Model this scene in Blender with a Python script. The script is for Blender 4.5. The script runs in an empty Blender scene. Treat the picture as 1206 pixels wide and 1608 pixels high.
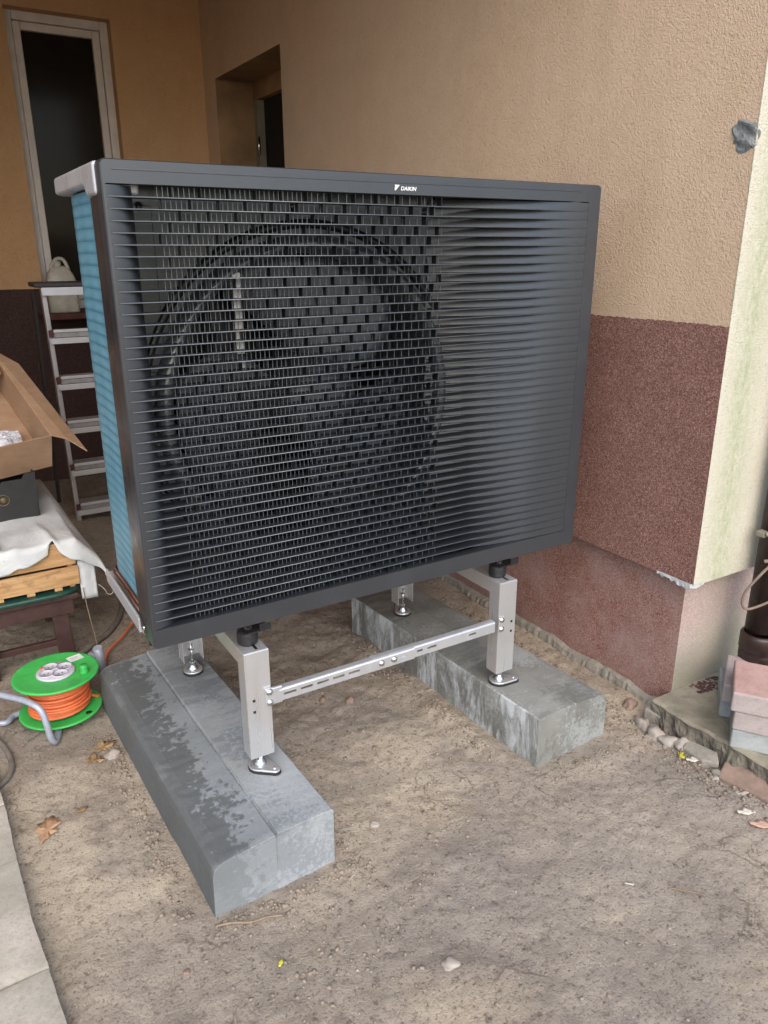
import bpy, bmesh, math, random
import numpy as np
from mathutils import Vector, Matrix

random.seed(7)
rng = np.random.default_rng(11)
scn = bpy.context.scene
col = scn.collection

# ------------------------------------------------------------------ camera
cam_d = bpy.data.cameras.new('camera')
cam = bpy.data.objects.new('camera', cam_d); col.objects.link(cam)
cam_d.sensor_fit = 'HORIZONTAL'; cam_d.sensor_width = 36.0
cam_d.lens = 36.0 * 1195.04 / 1206.0
cam_d.clip_start = .02; cam_d.clip_end = 300
def cam_axes(yaw, pitch, roll):
    cy, sy = math.cos(yaw), math.sin(yaw)
    f = Vector((-sy*math.cos(pitch), cy*math.cos(pitch), math.sin(pitch)))
    r = Vector((cy, sy, 0)); u = r.cross(f)
    return (r*math.cos(roll) + u*math.sin(roll), -r*math.sin(roll) + u*math.cos(roll), f)
cr, cu, cf = cam_axes(-.5431, -.3303, -.0031)
m = Matrix((cr, cu, -cf)).transposed().to_4x4(); m.translation = Vector((-.3391, -1.555, .8424))
cam.matrix_world = m
scn.camera = cam

# ------------------------------------------------------------------ light
SUN_EL = math.radians(42); SUN_AZ = math.atan2(-.40, -1.0)     # azimuth from +Y towards +X
world = bpy.data.worlds.new('World'); scn.world = world; world.use_nodes = True
wn = world.node_tree; wn.nodes.clear()
sky = wn.nodes.new('ShaderNodeTexSky'); sky.sky_type = 'NISHITA'; sky.sun_disc = False
sky.sun_elevation = SUN_EL; sky.sun_rotation = SUN_AZ
sky.air_density = 1.0; sky.dust_density = 2.0; sky.ozone_density = 1.0
bg = wn.nodes.new('ShaderNodeBackground'); bg.inputs['Strength'].default_value = .15
wo = wn.nodes.new('ShaderNodeOutputWorld')
wn.links.new(sky.outputs[0], bg.inputs[0]); wn.links.new(bg.outputs[0], wo.inputs[0])
sun_d = bpy.data.lights.new('sun', 'SUN'); sun_d.energy = 1.4; sun_d.angle = math.radians(70)
sun_d.color = (1.0, .95, .90)
sun = bpy.data.objects.new('sun', sun_d); col.objects.link(sun)
sd = Vector((math.sin(SUN_AZ)*math.cos(SUN_EL), math.cos(SUN_AZ)*math.cos(SUN_EL), math.sin(SUN_EL)))
sun.rotation_euler = sd.to_track_quat('Z', 'Y').to_euler()
vs = scn.view_settings
vs.view_transform = 'Standard'; vs.look = 'None'; vs.gamma = 1.0; vs.use_curve_mapping = False
vs.exposure = 0.92

GZ = -.575                                   # ground level (0 = underside of the heat pump)

# ------------------------------------------------------------------ materials
class NT:
    def __init__(s, name):
        s.m = bpy.data.materials.new(name); s.m.use_nodes = True
        s.t = s.m.node_tree; s.t.nodes.clear()
        s.out = s.t.nodes.new('ShaderNodeOutputMaterial')
        s.b = s.t.nodes.new('ShaderNodeBsdfPrincipled')
        s.t.links.new(s.b.outputs[0], s.out.inputs[0])
        tc = s.t.nodes.new('ShaderNodeTexCoord'); s.co = tc.outputs['Object']
    def n(s, typ, **kw):
        nd = s.t.nodes.new(typ)
        for k, v in kw.items(): setattr(nd, k, v)
        return nd
    def link(s, a, b): s.t.links.new(a, b)
    def mapping(s, scale=(1,1,1), loc=(0,0,0), rot=(0,0,0), co=None):
        mp = s.n('ShaderNodeMapping'); s.link(co or s.co, mp.inputs[0])
        mp.inputs['Scale'].default_value = scale; mp.inputs['Location'].default_value = loc
        mp.inputs['Rotation'].default_value = rot
        return mp.outputs[0]
    def noise(s, scale, detail=4, rough=.55, co=None, dist=0):
        nd = s.n('ShaderNodeTexNoise'); s.link(co or s.co, nd.inputs['Vector'])
        nd.inputs['Scale'].default_value = scale; nd.inputs['Detail'].default_value = detail
        nd.inputs['Roughness'].default_value = rough; nd.inputs['Distortion'].default_value = dist
        return nd.outputs[0]
    def voro(s, scale, co=None, out='Distance', feature='F1'):
        nd = s.n('ShaderNodeTexVoronoi', feature=feature); s.link(co or s.co, nd.inputs['Vector'])
        nd.inputs['Scale'].default_value = scale
        return nd.outputs[out]
    def ramp(s, fac, stops, interp='LINEAR'):
        r = s.n('ShaderNodeValToRGB'); s.link(fac, r.inputs[0]); cr_ = r.color_ramp
        cr_.interpolation = interp
        while len(cr_.elements) < len(stops): cr_.elements.new(.5)
        for e, (p, c) in zip(cr_.elements, stops):
            e.position = p
            e.color = (c, c, c, 1) if isinstance(c, (int, float)) else (*c, 1)
        return r.outputs[0]
    def mix(s, fac, a, b, mode='MIX'):
        x = s.n('ShaderNodeMix', data_type='RGBA', blend_type=mode)
        if isinstance(fac, (int, float)): x.inputs[0].default_value = fac
        else: s.link(fac, x.inputs[0])
        for i, v in ((6, a), (7, b)):
            if isinstance(v, tuple): x.inputs[i].default_value = (*v, 1)
            else: s.link(v, x.inputs[i])
        return x.outputs[2]
    def math(s, op, a, b=0.0, clamp=False):
        x = s.n('ShaderNodeMath', operation=op); x.use_clamp = clamp
        for i, v in ((0, a), (1, b)):
            if isinstance(v, (int, float)): x.inputs[i].default_value = v
            else: s.link(v, x.inputs[i])
        return x.outputs[0]
    def sep(s, co=None):
        x = s.n('ShaderNodeSeparateXYZ'); s.link(co or s.co, x.inputs[0]); return x.outputs
    def bump(s, height, strength=.5, dist=.002, prev=None):
        x = s.n('ShaderNodeBump'); s.link(height, x.inputs['Height'])
        x.inputs['Strength'].default_value = strength; x.inputs['Distance'].default_value = dist
        if prev: s.link(prev, x.inputs['Normal'])
        s.link(x.outputs[0], s.b.inputs['Normal']); return x.outputs[0]
    def set(s, color=None, rough=None, metal=None, spec=None, **kw):
        for k, v in (('Base Color', color), ('Roughness', rough), ('Metallic', metal), ('Specular IOR Level', spec)):
            if v is None: continue
            if isinstance(v, tuple): s.b.inputs[k].default_value = (*v, 1)
            elif isinstance(v, (int, float)): s.b.inputs[k].default_value = v
            else: s.link(v, s.b.inputs[k])
        return s

def simple(name, c, rough=.5, metal=0, var=.15, scale=30, bump=None, spec=.5):
    """one colour with soft wear: slightly darker and lighter clouds, uneven gloss"""
    k = NT(name)
    f = k.noise(scale, 6, .6)
    a = tuple(x*(1-var) for x in c); b = tuple(min(1, x*(1+var)) for x in c)
    colr = k.ramp(f, [(.3, a), (.7, b)])
    r = k.ramp(k.noise(scale*1.7, 4), [(.3, max(0, rough-.06)), (.7, min(1, rough+.08))])
    k.set(colr, r, metal, spec)
    if bump: k.bump(k.noise(bump[0], 5), bump[1], bump[2])
    return k.m

M = {}
# stucco of the house, ochre paint
def stucco(name, base, dusty, streak=None):
    k = NT(name)
    big = k.noise(1.1, 4)
    c = k.mix(k.ramp(big, [(.35, 0.), (.7, 1.)]), base, dusty)
    med = k.noise(9, 6, .65)
    c = k.mix(k.ramp(med, [(.35, .75), (.7, .0)]), c, tuple(x*.88 for x in base))
    grain = k.noise(150, 4, .6, dist=.8)
    worm = k.noise(125, 3, .5, dist=1.2)
    runs = k.noise(3.2, 6, .62, co=k.mapping((1, 1, .12)))
    c = k.mix(k.ramp(runs, [(.50, 0.), (.72, .30)]), c, tuple(x*.66 for x in base))
    c = k.mix(k.ramp(worm, [(.32, .5), (.46, 0.)]), c, tuple(x*.60 for x in base))
    sp = k.voro(33, out='Distance')
    c = k.mix(k.ramp(sp, [(.03, .55), (.07, 0.)]), c, tuple(x*.45 for x in base))
    if streak:
        xyz = k.sep()
        d = k.math('SUBTRACT', xyz[0], streak)
        w = k.noise(5, 4, co=k.mapping((1, 1, .35)))
        d = k.math('ADD', d, k.math('MULTIPLY', k.math('SUBTRACT', w, .5), .10))
        band = k.ramp(k.math('MULTIPLY', k.math('ABSOLUTE', d), 1/.10), [(.05, 1.), (.95, 0.)])
        mott = k.ramp(k.noise(55, 6, .7, co=k.mapping((1, 1, .5))), [(.38, .25), (.62, 1.)])
        c = k.mix(k.math('MULTIPLY', k.math('MULTIPLY', band, mott), .70), c, (.27, .33, .17))
    k.set(c, .9, 0, .25)
    h = k.math('ADD', k.math('MULTIPLY', worm, 1.0), k.math('MULTIPLY', grain, .5))
    k.bump(h, .75, .0045)
    return k.m
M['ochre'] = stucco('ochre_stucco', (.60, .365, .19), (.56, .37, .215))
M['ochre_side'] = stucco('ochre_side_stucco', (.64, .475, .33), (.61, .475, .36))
M['soot_shade'] = simple('sooty_shaded_ochre', (.27, .165, .085), .9, 0, .35, 4)  # soot stains plus the shade of the recess, both put into the colour
M['cream'] = stucco('cream_stucco', (.60, .565, .45), (.60, .57, .48), streak=-.90)

def mosaic(name, dark, mid, light, weather):
    """granular brown plinth render: 2-3 mm coloured grains"""
    k = NT(name)
    co = k.co
    g = k.n('ShaderNodeTexVoronoi'); k.link(co, g.inputs['Vector']); g.inputs['Scale'].default_value = 330
    sepc = k.n('ShaderNodeSeparateColor'); k.link(g.outputs['Color'], sepc.inputs[0])
    c = k.ramp(sepc.outputs[0], [(.0, dark), (.45, mid), (.85, light), (1., tuple(min(.5, x*1.5) for x in light))])
    cl = k.ramp(k.noise(6, 6, .7), [(.3, .0), (.75, .38)])
    c = k.mix(cl, c, dark)
    if weather == 'lime':
        f = k.noise(2.6, 6, .7)
        c = k.mix(k.ramp(f, [(.42, 0.), (.66, .55)]), c, (.42, .33, .30))
        c = k.mix(k.ramp(k.noise(4.5, 5, .6, co=k.mapping(loc=(3, 1, 7))), [(.58, 0.), (.72, .55)]), c, (.20, .08, .045))
    if weather == 'moss':
        xyz = k.sep()
        up = k.ramp(k.math('ADD', xyz[2], k.math('MULTIPLY', k.noise(6, 5), .25)), [(-.0, 1.), (1., 1.)])
        f = k.noise(3.5, 6, .65)
        c = k.mix(.5, c, (.50, .42, .38))
        lo = k.math('SUBTRACT', .30, k.math('ADD', xyz[2], k.math('MULTIPLY', k.math('SUBTRACT', f, .5), .35)))
        lo = k.math('MULTIPLY', lo, 7., clamp=True)
        c = k.mix(k.math('MULTIPLY', lo, .62), c, (.27, .29, .20))
        base = k.math('MULTIPLY', k.math('SUBTRACT', .075, k.math('ADD', xyz[2], k.math('MULTIPLY', k.math('SUBTRACT', f, .5), .1))), 22., clamp=True)
        c = k.mix(k.math('MULTIPLY', base, .7), c, (.24, .09, .075))
        st = k.ramp(k.noise(7, 4, co=k.mapping((1, 1, .2))), [(.45, 0.), (.7, .4)])
        c = k.mix(st, c, (.33, .34, .25))
    k.set(c, .75, 0, .35)
    k.bump(g.outputs['Distance'], .55, .0016)
    return k.m
M['brown_band'] = mosaic('brown_granular_render', (.11, .050, .040), (.225, .112, .090), (.33, .195, .162), None)
M['brown_low'] = mosaic('weathered_granular_render', (.13, .050, .038), (.28, .13, .105), (.40, .23, .19), 'lime')
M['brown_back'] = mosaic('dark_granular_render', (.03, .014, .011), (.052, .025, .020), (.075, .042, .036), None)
M['pink_low'] = mosaic('mossy_granular_render', (.16, .08, .07), (.34, .20, .18), (.48, .33, .30), 'moss')

def soil():
    k = NT('dry_trodden_soil')
    big = k.noise(1.3, 6, .6); med = k.noise(5.5, 8, .65); fin = k.noise(48, 9, .78)
    vf = k.noise(150, 5, .7)
    c = k.ramp(big, [(.30, (.285, .243, .203)), (.48, (.395, .337, .268)), (.66, (.52, .44, .335))])
    c = k.mix(k.ramp(med, [(.38, .6), (.52, 0.)]), c, (.25, .21, .172))
    c = k.mix(k.ramp(k.noise(2.2, 5, co=k.mapping(loc=(4, 9, 1))), [(.52, 0.), (.68, .5)]), c, (.57, .465, .33))
    c = k.mix(k.ramp(k.noise(1.7, 5, co=k.mapping(loc=(14, 2, 1))), [(.50, 0.), (.66, .55)]), c, (.335, .295, .26))
    c = k.mix(k.ramp(fin, [(.34, .85), (.46, 0.)]), c, (.10, .075, .056))
    c = k.mix(k.ramp(fin, [(.56, 0.), (.74, .45)]), c, (.52, .43, .33))
    c = k.mix(k.ramp(vf, [(.34, .75), (.44, 0.)]), c, (.09, .068, .052))
    cr_k = k.voro(11, out='Distance', feature='DISTANCE_TO_EDGE', co=k.mix(.22, k.co, k.n('ShaderNodeTexNoise').outputs[1]))
    ck = k.math('MULTIPLY', k.ramp(cr_k, [(.0, 1.), (.035, 0.)]), k.ramp(k.noise(3, 3, co=k.mapping(loc=(8, 8, 8))), [(.52, 0.), (.6, .6)]))
    c = k.mix(ck, c, (.10, .075, .056))
    c = k.mix(k.ramp(vf, [(.62, 0.), (.72, .5)]), c, (.60, .52, .42))
    sp = k.voro(85, out='Distance')
    pick = k.ramp(k.noise(23, 2), [(.55, 0.), (.6, 1.)])
    c = k.mix(k.math('MULTIPLY', k.ramp(sp, [(.12, 1.), (.17, 0.)]), pick), c, (.56, .49, .40))
    k.set(c, .95, 0, .2)
    b1 = k.bump(k.noise(28, 9, .66), .7, .009)
    k.bump(k.math('ADD', fin, vf), 1.0, .005, b1)
    return k.m
M['soil'] = soil()
M['clod'] = simple('soil_clod', (.26, .215, .17), .95, 0, .35, 60, (200, .6, .002), .2)

def kerbstone(name, base, light, wet, lightamt=.5, wetamt=.5, streaks=False, loc=(0, 0, 0)):
    k = NT(name)
    fine = k.noise(330, 4, .7)
    c = k.ramp(k.noise(9, 6, .6, co=k.mapping(loc=loc)), [(.3, tuple(x*.85 for x in base)), (.7, tuple(x*1.12 for x in base))])
    a = k.noise(4.2, 3, .5, co=k.mapping(loc=loc)); b = k.noise(85, 7, .78, co=k.mapping(loc=loc))
    lm_ = k.ramp(k.math('ADD', a, k.math('MULTIPLY', b, .9)), [(1.0-.14*lightamt, 0.), (1.06-.14*lightamt, 1.)])
    c = k.mix(k.math('MULTIPLY', lm_, .75), c, light)
    a2 = k.noise(3.3, 3, .5, co=k.mapping(loc=(loc[0]+5, 3, 8))); b2 = k.noise(70, 7, .78, co=k.mapping(loc=(2, loc[0], 8)))
    wm = k.ramp(k.math('ADD', a2, k.math('MULTIPLY', b2, .75)), [(.90-.1*wetamt, 0.), (.96-.1*wetamt, 1.)])
    c = k.mix(k.math('MULTIPLY', wm, .62), c, wet)
    # dragged cross bands left by the mould
    bd = k.noise(1.0, 3, .6, co=k.mapping((4, 13, 3), loc=loc, rot=(0, 0, .18)))
    c = k.mix(k.ramp(bd, [(.5, 0.), (.56, .38)]), c, tuple(min(1, x*1.45) for x in base))
    if streaks:
        xyz = k.sep()
        nrm = k.n('ShaderNodeNewGeometry')
        ns = k.sep(nrm.outputs['Normal'])
        side = k.ramp(k.math('MULTIPLY', ns[0], -1.), [(.5, 0.), (.8, 1.)])
        s1 = k.noise(1.0, 8, .75, co=k.mapping((13, 13, 4.2)), dist=.5)
        c = k.mix(k.math('MULTIPLY', side, k.ramp(s1, [(.46, 0.), (.60, .85)])), c, (.60, .63, .65))
        s2 = k.noise(1.0, 8, .75, co=k.mapping((17, 17, 5.5), loc=(4, 4, 4)), dist=.5)
        c = k.mix(k.math('MULTIPLY', side, k.ramp(s2, [(.50, 0.), (.66, .55)])), c, (.075, .07, .062))
    if not streaks:
        xyz = k.sep(); nz = k.noise(14, 6, .7)
        xx = k.math('ADD', xyz[0], k.math('MULTIPLY', xyz[1], .034))
        dd = k.math('ADD', xx, k.math('MULTIPLY', k.math('SUBTRACT', nz, .5), .10))
        outer = k.ramp(k.math('MULTIPLY', k.math('SUBTRACT', -.151, xx), 400.), [(0, 0.), (1, 1.)])
        c = k.mix(k.math('MULTIPLY', outer, .7), c, (.23, .252, .262))
        spot = k.noise(46, 5, .62); big_ = k.noise(7, 4, .6)
        g_ = k.math('ADD', k.math('MULTIPLY', k.math('SUBTRACT', -.205, xx), 5.2), k.math('ADD', k.math('MULTIPLY', k.math('SUBTRACT', spot, .5), 1.9), k.math('MULTIPLY', k.math('SUBTRACT', big_, .5), 1.1)))
        damp = k.ramp(k.math('ADD', g_, .5), [(.46, 0.), (.62, 1.)])
        gn = k.sep(k.n('ShaderNodeNewGeometry').outputs['Normal'])
        damp = k.math('MULTIPLY', damp, k.ramp(k.math('MULTIPLY', gn[1], -1.), [(.5, 1.), (.8, .55)]))
        c = k.mix(k.math('MULTIPLY', k.math('MULTIPLY', damp, outer), .82), c, (.085, .09, .088))
        smooth_ = k.ramp(k.math('MULTIPLY', k.math('ADD', xx, .151), 400.), [(0, 0.), (1, 1.)])
        c = k.mix(k.math('MULTIPLY', smooth_, .45), c, (.25, .275, .295))
        c = k.mix(k.math('MULTIPLY', smooth_, k.ramp(bd, [(.46, 0.), (.52, .4)])), c, (.36, .37, .36))
        ge = k.n('ShaderNodeNewGeometry')
        c = k.mix(k.ramp(ge.outputs['Pointiness'], [(.53, 0.), (.60, .6)]), c, (.45, .48, .50))
    c = k.mix(k.ramp(fine, [(.28, .5), (.45, 0.)]), c, tuple(x*.5 for x in base))
    c = k.mix(k.ramp(fine, [(.6, 0.), (.75, .4)]), c, tuple(min(1, x*1.9) for x in base))
    k.set(c, k.ramp(wm, [(0, .82), (1, .6)]), 0, .35)
    b1 = k.bump(b, .25, .002)
    k.bump(fine, .5, .0012, b1)
    return k.m
M['kerb_l'] = kerbstone('grey_blue_kerb_concrete', (.165, .180, .185), (.40, .43, .45), (.085, .09, .085), .85, .75)
M['kerb_r'] = kerbstone('streaked_kerb_concrete', (.215, .215, .195), (.33, .35, .34), (.125, .125, .11), .35, .3, True, (7, 2, 0))
M['efflor'] = simple('white_lime_bloom', (.52, .54, .54), .9, 0, .3, 60)

M['black_plastic'] = simple('satin_black_plastic', (.023, .0265, .0325), .34, 0, .10, 8, (400, .05, .0004), 1.0)
M['edge_plastic'] = simple('highlit_plastic_edges', (.085, .095, .105), .32, 0, .2, 30, None, 1.0)  # same plastic in a lighter colour: sky highlights painted on lips and wires
M['casing_grey'] = simple('grey_painted_casing', (.045, .051, .060), .28, 0, .1, 10, None, .6)
M['inner_plastic'] = simple('dark_grey_plastic', (.085, .097, .11), .16, 0, .1, 10, None, .7)
M['black_part'] = simple('black_plastic', (.010, .011, .013), .35, 0, .1, 10)
M['fan_plastic'] = simple('fan_plastic', (.11, .123, .145), .34, 0, .15, 10)
M['pillar'] = simple('dark_bronze_sheet', (.045, .040, .040), .30, .3, .1, 8)
M['silver'] = simple('painted_silver', (.50, .50, .52), .30, .3, .06, 6)
M['black_sheet'] = simple('black_sheet', (.018, .018, .02), .3, 0, .1, 8)
def coil():
    k = NT('blue_coated_fins')
    xyz = k.sep()
    w = k.n('ShaderNodeTexWave', wave_type='BANDS', bands_direction='Y'); k.link(k.co, w.inputs['Vector'])
    w.inputs['Scale'].default_value = 160; w.inputs['Distortion'].default_value = .4
    c = k.ramp(k.noise(7, 5, co=k.mapping((.6, 2.2, 6))), [(.3, (.10, .27, .37)), (.7, (.16, .38, .48))])
    c = k.mix(k.ramp(w.outputs[0], [(.0, .5), (.5, .0)]), c, (.05, .17, .26))
    c = k.mix(k.ramp(k.math('MULTIPLY', xyz[2], 1/.0247), [(.05, .75), (.35, .0), (.7, 0.), (.97, .35)]), c, (.035, .15, .235))
    sc = k.noise(1, 3, co=k.mapping((1, 80, 6)))
    c = k.mix(k.ramp(sc, [(.60, 0.), (.72, .35)]), c, (.45, .62, .70))
    k.set(c, .42, .1, .5)
    k.bump(w.outputs[0], .3, .0006)
    return k.m
M['coil'] = coil()
M['copper'] = simple('copper_tube', (.42, .19, .13), .35, .9, .15, 40)
def steel(name, c=(.60, .60, .60), rough=.30):
    k = NT(name)
    br = k.noise(1, 4, .6, co=k.mapping((60, 60, 3)))
    cl = k.noise(14, 5, .6)
    col_ = k.mix(k.ramp(cl, [(.35, .35), (.65, 0.)]), c, tuple(x*.82 for x in c))
    k.set(col_, k.ramp(br, [(.3, rough), (.7, rough+.16)]), .72)
    k.bump(br, .08, .0006)
    return k.m
M['steel'] = steel('brushed_stainless_steel', (.70, .70, .70), .25)
M['zinc'] = steel('galvanised_steel', (.66, .67, .69), .34)
M['bolt'] = simple('bright_bolt_steel', (.65, .65, .64), .22, 1, .1, 30)
M['rubber'] = simple('black_rubber', (.014, .014, .015), .55, 0, .2, 40)
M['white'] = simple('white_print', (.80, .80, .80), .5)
M['alu'] = steel('ladder_aluminium', (.62, .62, .63), .35)
M['tread'] = simple('grey_ribbed_tread', (.26, .25, .25), .6, 0, .2, 40)
M['ladder_black'] = simple('ladder_black_plastic', (.035, .03, .03), .5)
M['ladder_red'] = simple('ladder_dark_red_plastic', (.075, .012, .014), .5)
M['jug'] = simple('milky_plastic_jug', (.42, .40, .33), .45, 0, .25, 14)
M['frame_paint'] = simple('old_white_frame_paint', (.62, .58, .54), .55, 0, .12, 9)
M['frame_dark'] = simple('dark_frame_paint', (.20, .18, .14), .6, 0, .2, 9)  # darker tone for the door frame and the pipe bracket
M['sill'] = simple('red_brown_board', (.10, .035, .025), .7, 0, .3, 12)
k = NT('dark_window_glass'); k.set(k.ramp(k.noise(2.5, 4), [(.3, (.010, .009, .008)), (.7, (.022, .018, .014))]), .12, 0, .10); M['glass'] = k.m
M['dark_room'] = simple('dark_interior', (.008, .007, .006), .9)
M['ceiling'] = simple('unseen_porch_ceiling', (.42, .27, .15), .9, 0, .1, 3)

def cardboard():
    k = NT('brown_cardboard')
    fib = k.noise(1, 5, .6, co=k.mapping((12, 12, 160)))
    c = k.ramp(k.noise(7, 6, .6), [(.3, (.33, .205, .125)), (.7, (.45, .30, .195))])
    c = k.mix(k.ramp(fib, [(.4, .25), (.6, 0.)]), c, (.24, .15, .09))
    k.set(c, .85, 0, .25); k.bump(fib, .15, .001)
    return k.m
M['cardboard'] = cardboard()
M['crate_black'] = simple('black_printed_card', (.016, .017, .018), .55, 0, .25, 25)
def planks():
    k = NT('pine_plank')
    g = k.noise(1, 7, .65, co=k.mapping((5, 14, 60)), dist=.6)
    c = k.ramp(g, [(.3, (.28, .145, .06)), (.5, (.47, .28, .13)), (.7, (.60, .39, .21))])
    c = k.mix(k.ramp(k.noise(30, 6, .7), [(.34, .5), (.48, 0.)]), c, (.2, .11, .06))
    k.set(c, .7, 0, .3); k.bump(g, .3, .0015)
    return k.m
M['pine'] = planks()
M['stool'] = simple('maroon_painted_wood', (.055, .026, .023), .55, 0, .3, 25, (80, .3, .002))
M['green_rim'] = simple('dark_green_plastic', (.012, .06, .045), .4)
def cloth_m():
    k = NT('white_cotton_cloth')
    c = k.ramp(k.noise(5, 6, .6), [(.3, (.50, .52, .54)), (.7, (.70, .72, .72))])
    sp = k.voro(60); pick = k.ramp(k.noise(6, 2), [(.55, 0.), (.6, 1.)])
    c = k.mix(k.math('MULTIPLY', k.ramp(sp, [(.10, .8), (.15, 0.)]), pick), c, (.20, .17, .14))
    k.set(c, .9, 0, .2); k.bump(k.noise(16, 6, .6, dist=1.5), .45, .010)
    return k.m
M['cloth'] = cloth_m()
k = NT('clear_bubble_film'); k.set(k.ramp(k.noise(30, 5), [(.3, (.38, .38, .42)), (.7, (.75, .75, .80))]), .18, 0, .6); k.bump(k.noise(90, 4), .9, .006); M['film'] = k.m
M['reel_green'] = simple('bright_green_plastic', (.045, .44, .085), .42, 0, .16, 22)
M['reel_grey'] = simple('pale_grey_plastic', (.52, .50, .56), .45, 0, .05, 10)
M['orange'] = simple('orange_cable_sheath', (.68, .155, .055), .45, 0, .12, 20)
M['tube_grey'] = simple('blue_grey_tube_paint', (.34, .37, .44), .35, .15, .15, 30)
M['red'] = simple('red_button', (.75, .02, .02), .4)
M['hose'] = simple('dusty_grey_hose', (.15, .13, .11), .75, 0, .3, 30)
M['pipe'] = simple('dark_brown_downpipe', (.030, .017, .014), .3, 0, .2, 20)
M['cable'] = simple('old_brown_cable', (.19, .14, .115), .6)
def slabm(name, a, b):
    k = NT(name)
    c = k.ramp(k.noise(7, 7, .65), [(.3, a), (.7, b)])
    c = k.mix(k.ramp(k.noise(2.5, 5, .6, co=k.mapping(loc=(2, 7, 1))), [(.5, 0.), (.68, .45)]), c, (.25, .26, .19))
    c = k.mix(k.ramp(k.noise(32, 7, .75), [(.36, .4), (.50, 0.)]), c, tuple(x*.7 for x in a))
    c = k.mix(k.ramp(k.noise(120, 6, .7), [(.34, .35), (.46, 0.)]), c, tuple(x*.6 for x in a))
    k.set(c, .88, 0, .25)
    b1 = k.bump(k.noise(40, 8, .75), .5, .003); k.bump(k.noise(150, 5), .5, .0015, b1)
    return k.m
M['slab'] = slabm('pale_sandstone', (.36, .32, .27), (.52, .47, .40))
M['ledge'] = slabm('mossy_old_concrete', (.20, .185, .135), (.34, .30, .23))
M['ledge_face'] = slabm('dark_broken_concrete_face', (.10, .088, .07), (.20, .175, .14))
M['rubble'] = slabm('broken_concrete', (.23, .21, .18), (.36, .33, .28))
M['paver_red'] = slabm('worn_red_paver', (.40, .235, .205), (.50, .33, .29))
M['paver_pink'] = slabm('pinkish_paver', (.32, .27, .26), (.43, .37, .36))
M['paver_grey'] = slabm('blue_grey_paver', (.27, .29, .30), (.40, .42, .42))
M['pebble'] = simple('pale_river_stone', (.34, .30, .26), .8, 0, .25, 30, (60, .4, .003))
M['pebble_brown'] = simple('brown_stone', (.25, .175, .135), .85, 0, .25, 30, (60, .4, .003))
M['dry_leaf'] = simple('dry_oak_leaf', (.42, .25, .14), .75, 0, .25, 40)
M['brown_leaf'] = simple('curled_brown_leaf', (.27, .17, .08), .8, 0, .35, 40)
M['pink_leaf'] = simple('pinkish_dead_leaf', (.50, .31, .24), .75, 0, .2, 40)
M['pale_leaf'] = simple('bleached_leaf', (.58, .54, .46), .8, 0, .2, 40)
M['yellow'] = simple('yellow_leaf', (.60, .55, .06), .6)
M['twig'] = simple('dry_twig', (.24, .175, .12), .85, 0, .25, 60)
M['mortar'] = slabm('dark_grey_mortar', (.10, .115, .12), (.24, .26, .27))
M['torn'] = simple('white_reinforcing_mesh', (.45, .47, .48), .8, 0, .2, 40)

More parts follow.
